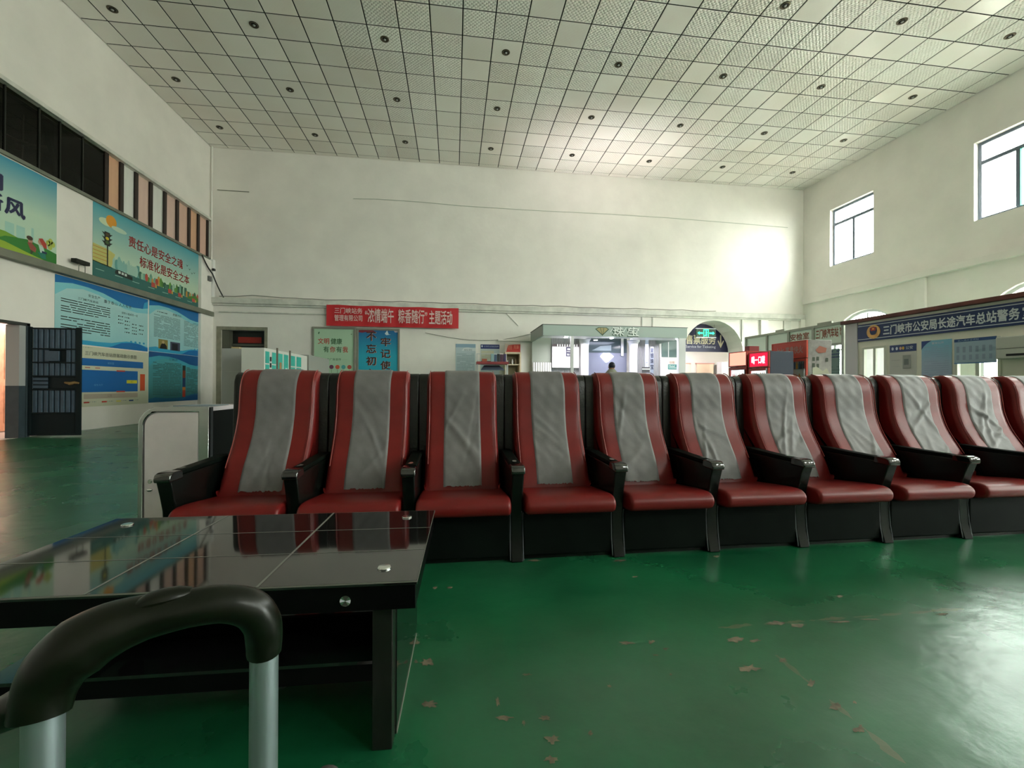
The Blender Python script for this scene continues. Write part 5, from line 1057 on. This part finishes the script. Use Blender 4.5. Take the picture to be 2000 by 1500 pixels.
for x in (-.47, .47):
    m = MB(); m.cyl((x, y0-.003, .47), .0155, .005, 'y', 28); so = TB(m, 'stud', chrome, smooth=True)
    for a0 in (70, 250):
        m = MB(); m.add([(x, y0-.0036, .47)]+[(x+.0150*cos(RAD(a0-20+q*8)), y0-.0034, .47+.0150*sin(RAD(a0-20+q*8))) for q in range(10)], [list(range(11))]); TB(m, 'painted_glint_sector', mat('stud_glint_dark', (.06, .065, .05), .4), so, fix=False)  # dark wedges of the stud's star reflection, painted on
    for a0 in (165, 345):
        m = MB(); m.add([(x, y0-.0036, .47)]+[(x+.0150*cos(RAD(a0-14+q*6)), y0-.0034, .47+.0150*sin(RAD(a0-14+q*6))) for q in range(8)], [list(range(9))]); TB(m, 'painted_glint_sector', mat('stud_glint_light', (.75, .77, .85), .3), so, fix=False)  # light wedges of the same star reflection, painted on
for x in (-.57, .57):
    for y in (-.30, .30):
        m = MB(); m.box(x-.03, x+.03, y-.03, y+.03, 0, .435); TB(m, 'leg', mat('leg_dark', (.012, .012, .01), .25, spec=.5), bevel=.003)
m = MB(); m.box(-.54, .54, -.30, .30, .243, .253); TB(m, 'shelf', black_g); m = MB(); m.prism([(-.54, -.29), (.54, -.29), (.54, .29), (-.54, .29)], 'z', .185, .243, holes=[[(-.52, -.27), (.52, -.27), (.52, .27), (-.52, .27)]]); TB(m, 'shelf_apron', MT['apron_black'])
m = MB(); m.box(.6, .604, -.27, .27, .0, .43); TB(m, 'side_panel', black_g); m = MB(); m.box(.604, .606, -.27, .27, .0, .008); TB(m, 'side_edge', lin)
# ------------------------------------------------------------------ suitcase with raised handle
sc_ = at(300, 1300, .38); base = V((sc_.x, sc_.y, 0))
tl_, tr_ = at(85, 1392, .34), at(516, 1268, .42); hz = (tl_.z+tr_.z)/2
dv = V((tr_.x-tl_.x, tr_.y-tl_.y, 0)); wdt = dv.length; dv.normalize(); pv = V((-dv.y, dv.x, 0))
mid = (tl_+tr_)/2; mid.z = 0
su = thing('suitcase', mid, 'wheeled suitcase with raised grey metal handle in the near foreground', 'suitcase')
sus = mat('suitcase_black', (.012, .012, .013), .4, bump=.2, bscale=20)
def obox(c, hx_, hy_, z0, z1):
    m = MB(); cs_ = [c+dv*a*hx_+pv*b*hy_ for a, b in ((-1, -1), (1, -1), (1, 1), (-1, 1))]
    m.add([V((p.x, p.y, z0)) for p in cs_]+[V((p.x, p.y, z1)) for p in cs_], [(0, 3, 2, 1), (4, 5, 6, 7), (0, 1, 5, 4), (1, 2, 6, 5), (2, 3, 7, 6), (3, 0, 4, 7)]); return m
obox(mid-pv*.075, .17, .10, .06, .54).build('case', sus, su, bevel=.03, seg=4)
for a in (-1, 1):
    for b in (-1, 1):
        c = mid-pv*.075+dv*a*.13+pv*b*.075; MB().tube([V((c.x, c.y, .03))-dv*.012, V((c.x, c.y, .03))+dv*.012], .03, 18).build('wheel', black_p, su, smooth=True)
tubm = mat('handle_aluminium', (.43, .50, .54), .3, .8)
for p, k in ((tl_, 1), (tr_, 1)):
    t = MB().tube([V((p.x, p.y, .50)), V((p.x, p.y, p.z+.02))], .0125, 28, ry=.0125).build('handle_tube', tubm, su, smooth=True)
gp = [(78, 1398, .338, .0185), (88, 1352, .341, .0200), (112, 1304, .345, .0228), (158, 1262, .352, .0250), (218, 1228, .362, .0222), (290, 1204, .374, .0185), (370, 1187, .386, .0165), (440, 1179, .398, .0162), (488, 1188, .408, .0168), (511, 1214, .415, .0165), (516, 1244, .419, .0160), (516, 1274, .42, .0150)]
gp2 = smoothprof([(a, b) for a, b, c, d in gp], 4); P3 = []; R3 = []
for i, (a, b) in enumerate(gp2):
    t = min(len(gp)-1.001, i/4); k = int(t); f_ = t-k; P3.append(at(a, b, gp[k][2]*(1-f_)+gp[k+1][2]*f_)); R3.append(gp[k][3]*(1-f_)+gp[k+1][3]*f_)
gripm = mat('grip_black', (.004, .0055, .002), .3, spec=.36)
gr = MB().tube(P3, R3, 22, upd=tuple(pv)).build('grip', gripm, su, smooth=True, angle=70)
bpts = [at(a, b, k) for a, b, k in ((262, 1184, .366), (290, 1173, .371), (320, 1166, .377), (350, 1159, .383), (374, 1154, .387))]
MB().tube(bpts, [.006, .010, .011, .010, .006], 16, ry=[.003, .006, .007, .006, .003], upd=(0, 0, 1)).build('release_button', gripm, su, smooth=True)
lp = [at(a, b, k) for a, b, k in ((-90, 1425, .33), (-30, 1412, .335), (20, 1388, .338), (60, 1370, .34))]
MB().tube(lp, [.010, .012, .014, .016], 14).build('grip_tail', gripm, su, smooth=True)
# ------------------------------------------------------------------ shoe
sp_ = onZ(640, 1515, .03); sh = thing('shoe', (sp_.x, sp_.y-.12, 0), 'grey-brown shoe toe on the green floor at the bottom edge', 'shoe')
o = V((sp_.x, sp_.y-.12, 0)); shm = mat('shoe_canvas', (.10, .095, .085), .7, noise=.3, nscale=30)
m = MB(); m.tube([o+V((0, -.13, .03)), o+V((0, -.09, .045)), o+V((0, 0, .042)), o+V((0, .07, .038)), o+V((0, .12, .030)), o+V((0, .142, .022))], [.022, .034, .036, .042, .034, .012], 16, ry=[.03, .045, .042, .034, .026, .010]); m.build('upper', shm, sh, smooth=True)
m = MB(); m.tube([o+V((0, -.135, .012)), o+V((0, -.09, .012)), o+V((0, 0, .012)), o+V((0, .08, .012)), o+V((0, .135, .012)), o+V((0, .15, .012))], [.025, .037, .038, .045, .035, .012], 16, ry=.011); m.build('sole', mat('sole', (.28, .27, .25), .6), sh, smooth=True)
for k in range(4): MB().tube([o+V((-.028+.0, .03+k*.018, .068-k*.004)), o+V((0, .034+k*.018, .077-k*.005)), o+V((.028, .03+k*.018, .068-k*.004))], .004, 6).build('lace', mat('lace', (.3, .3, .28), .7), sh, smooth=True)
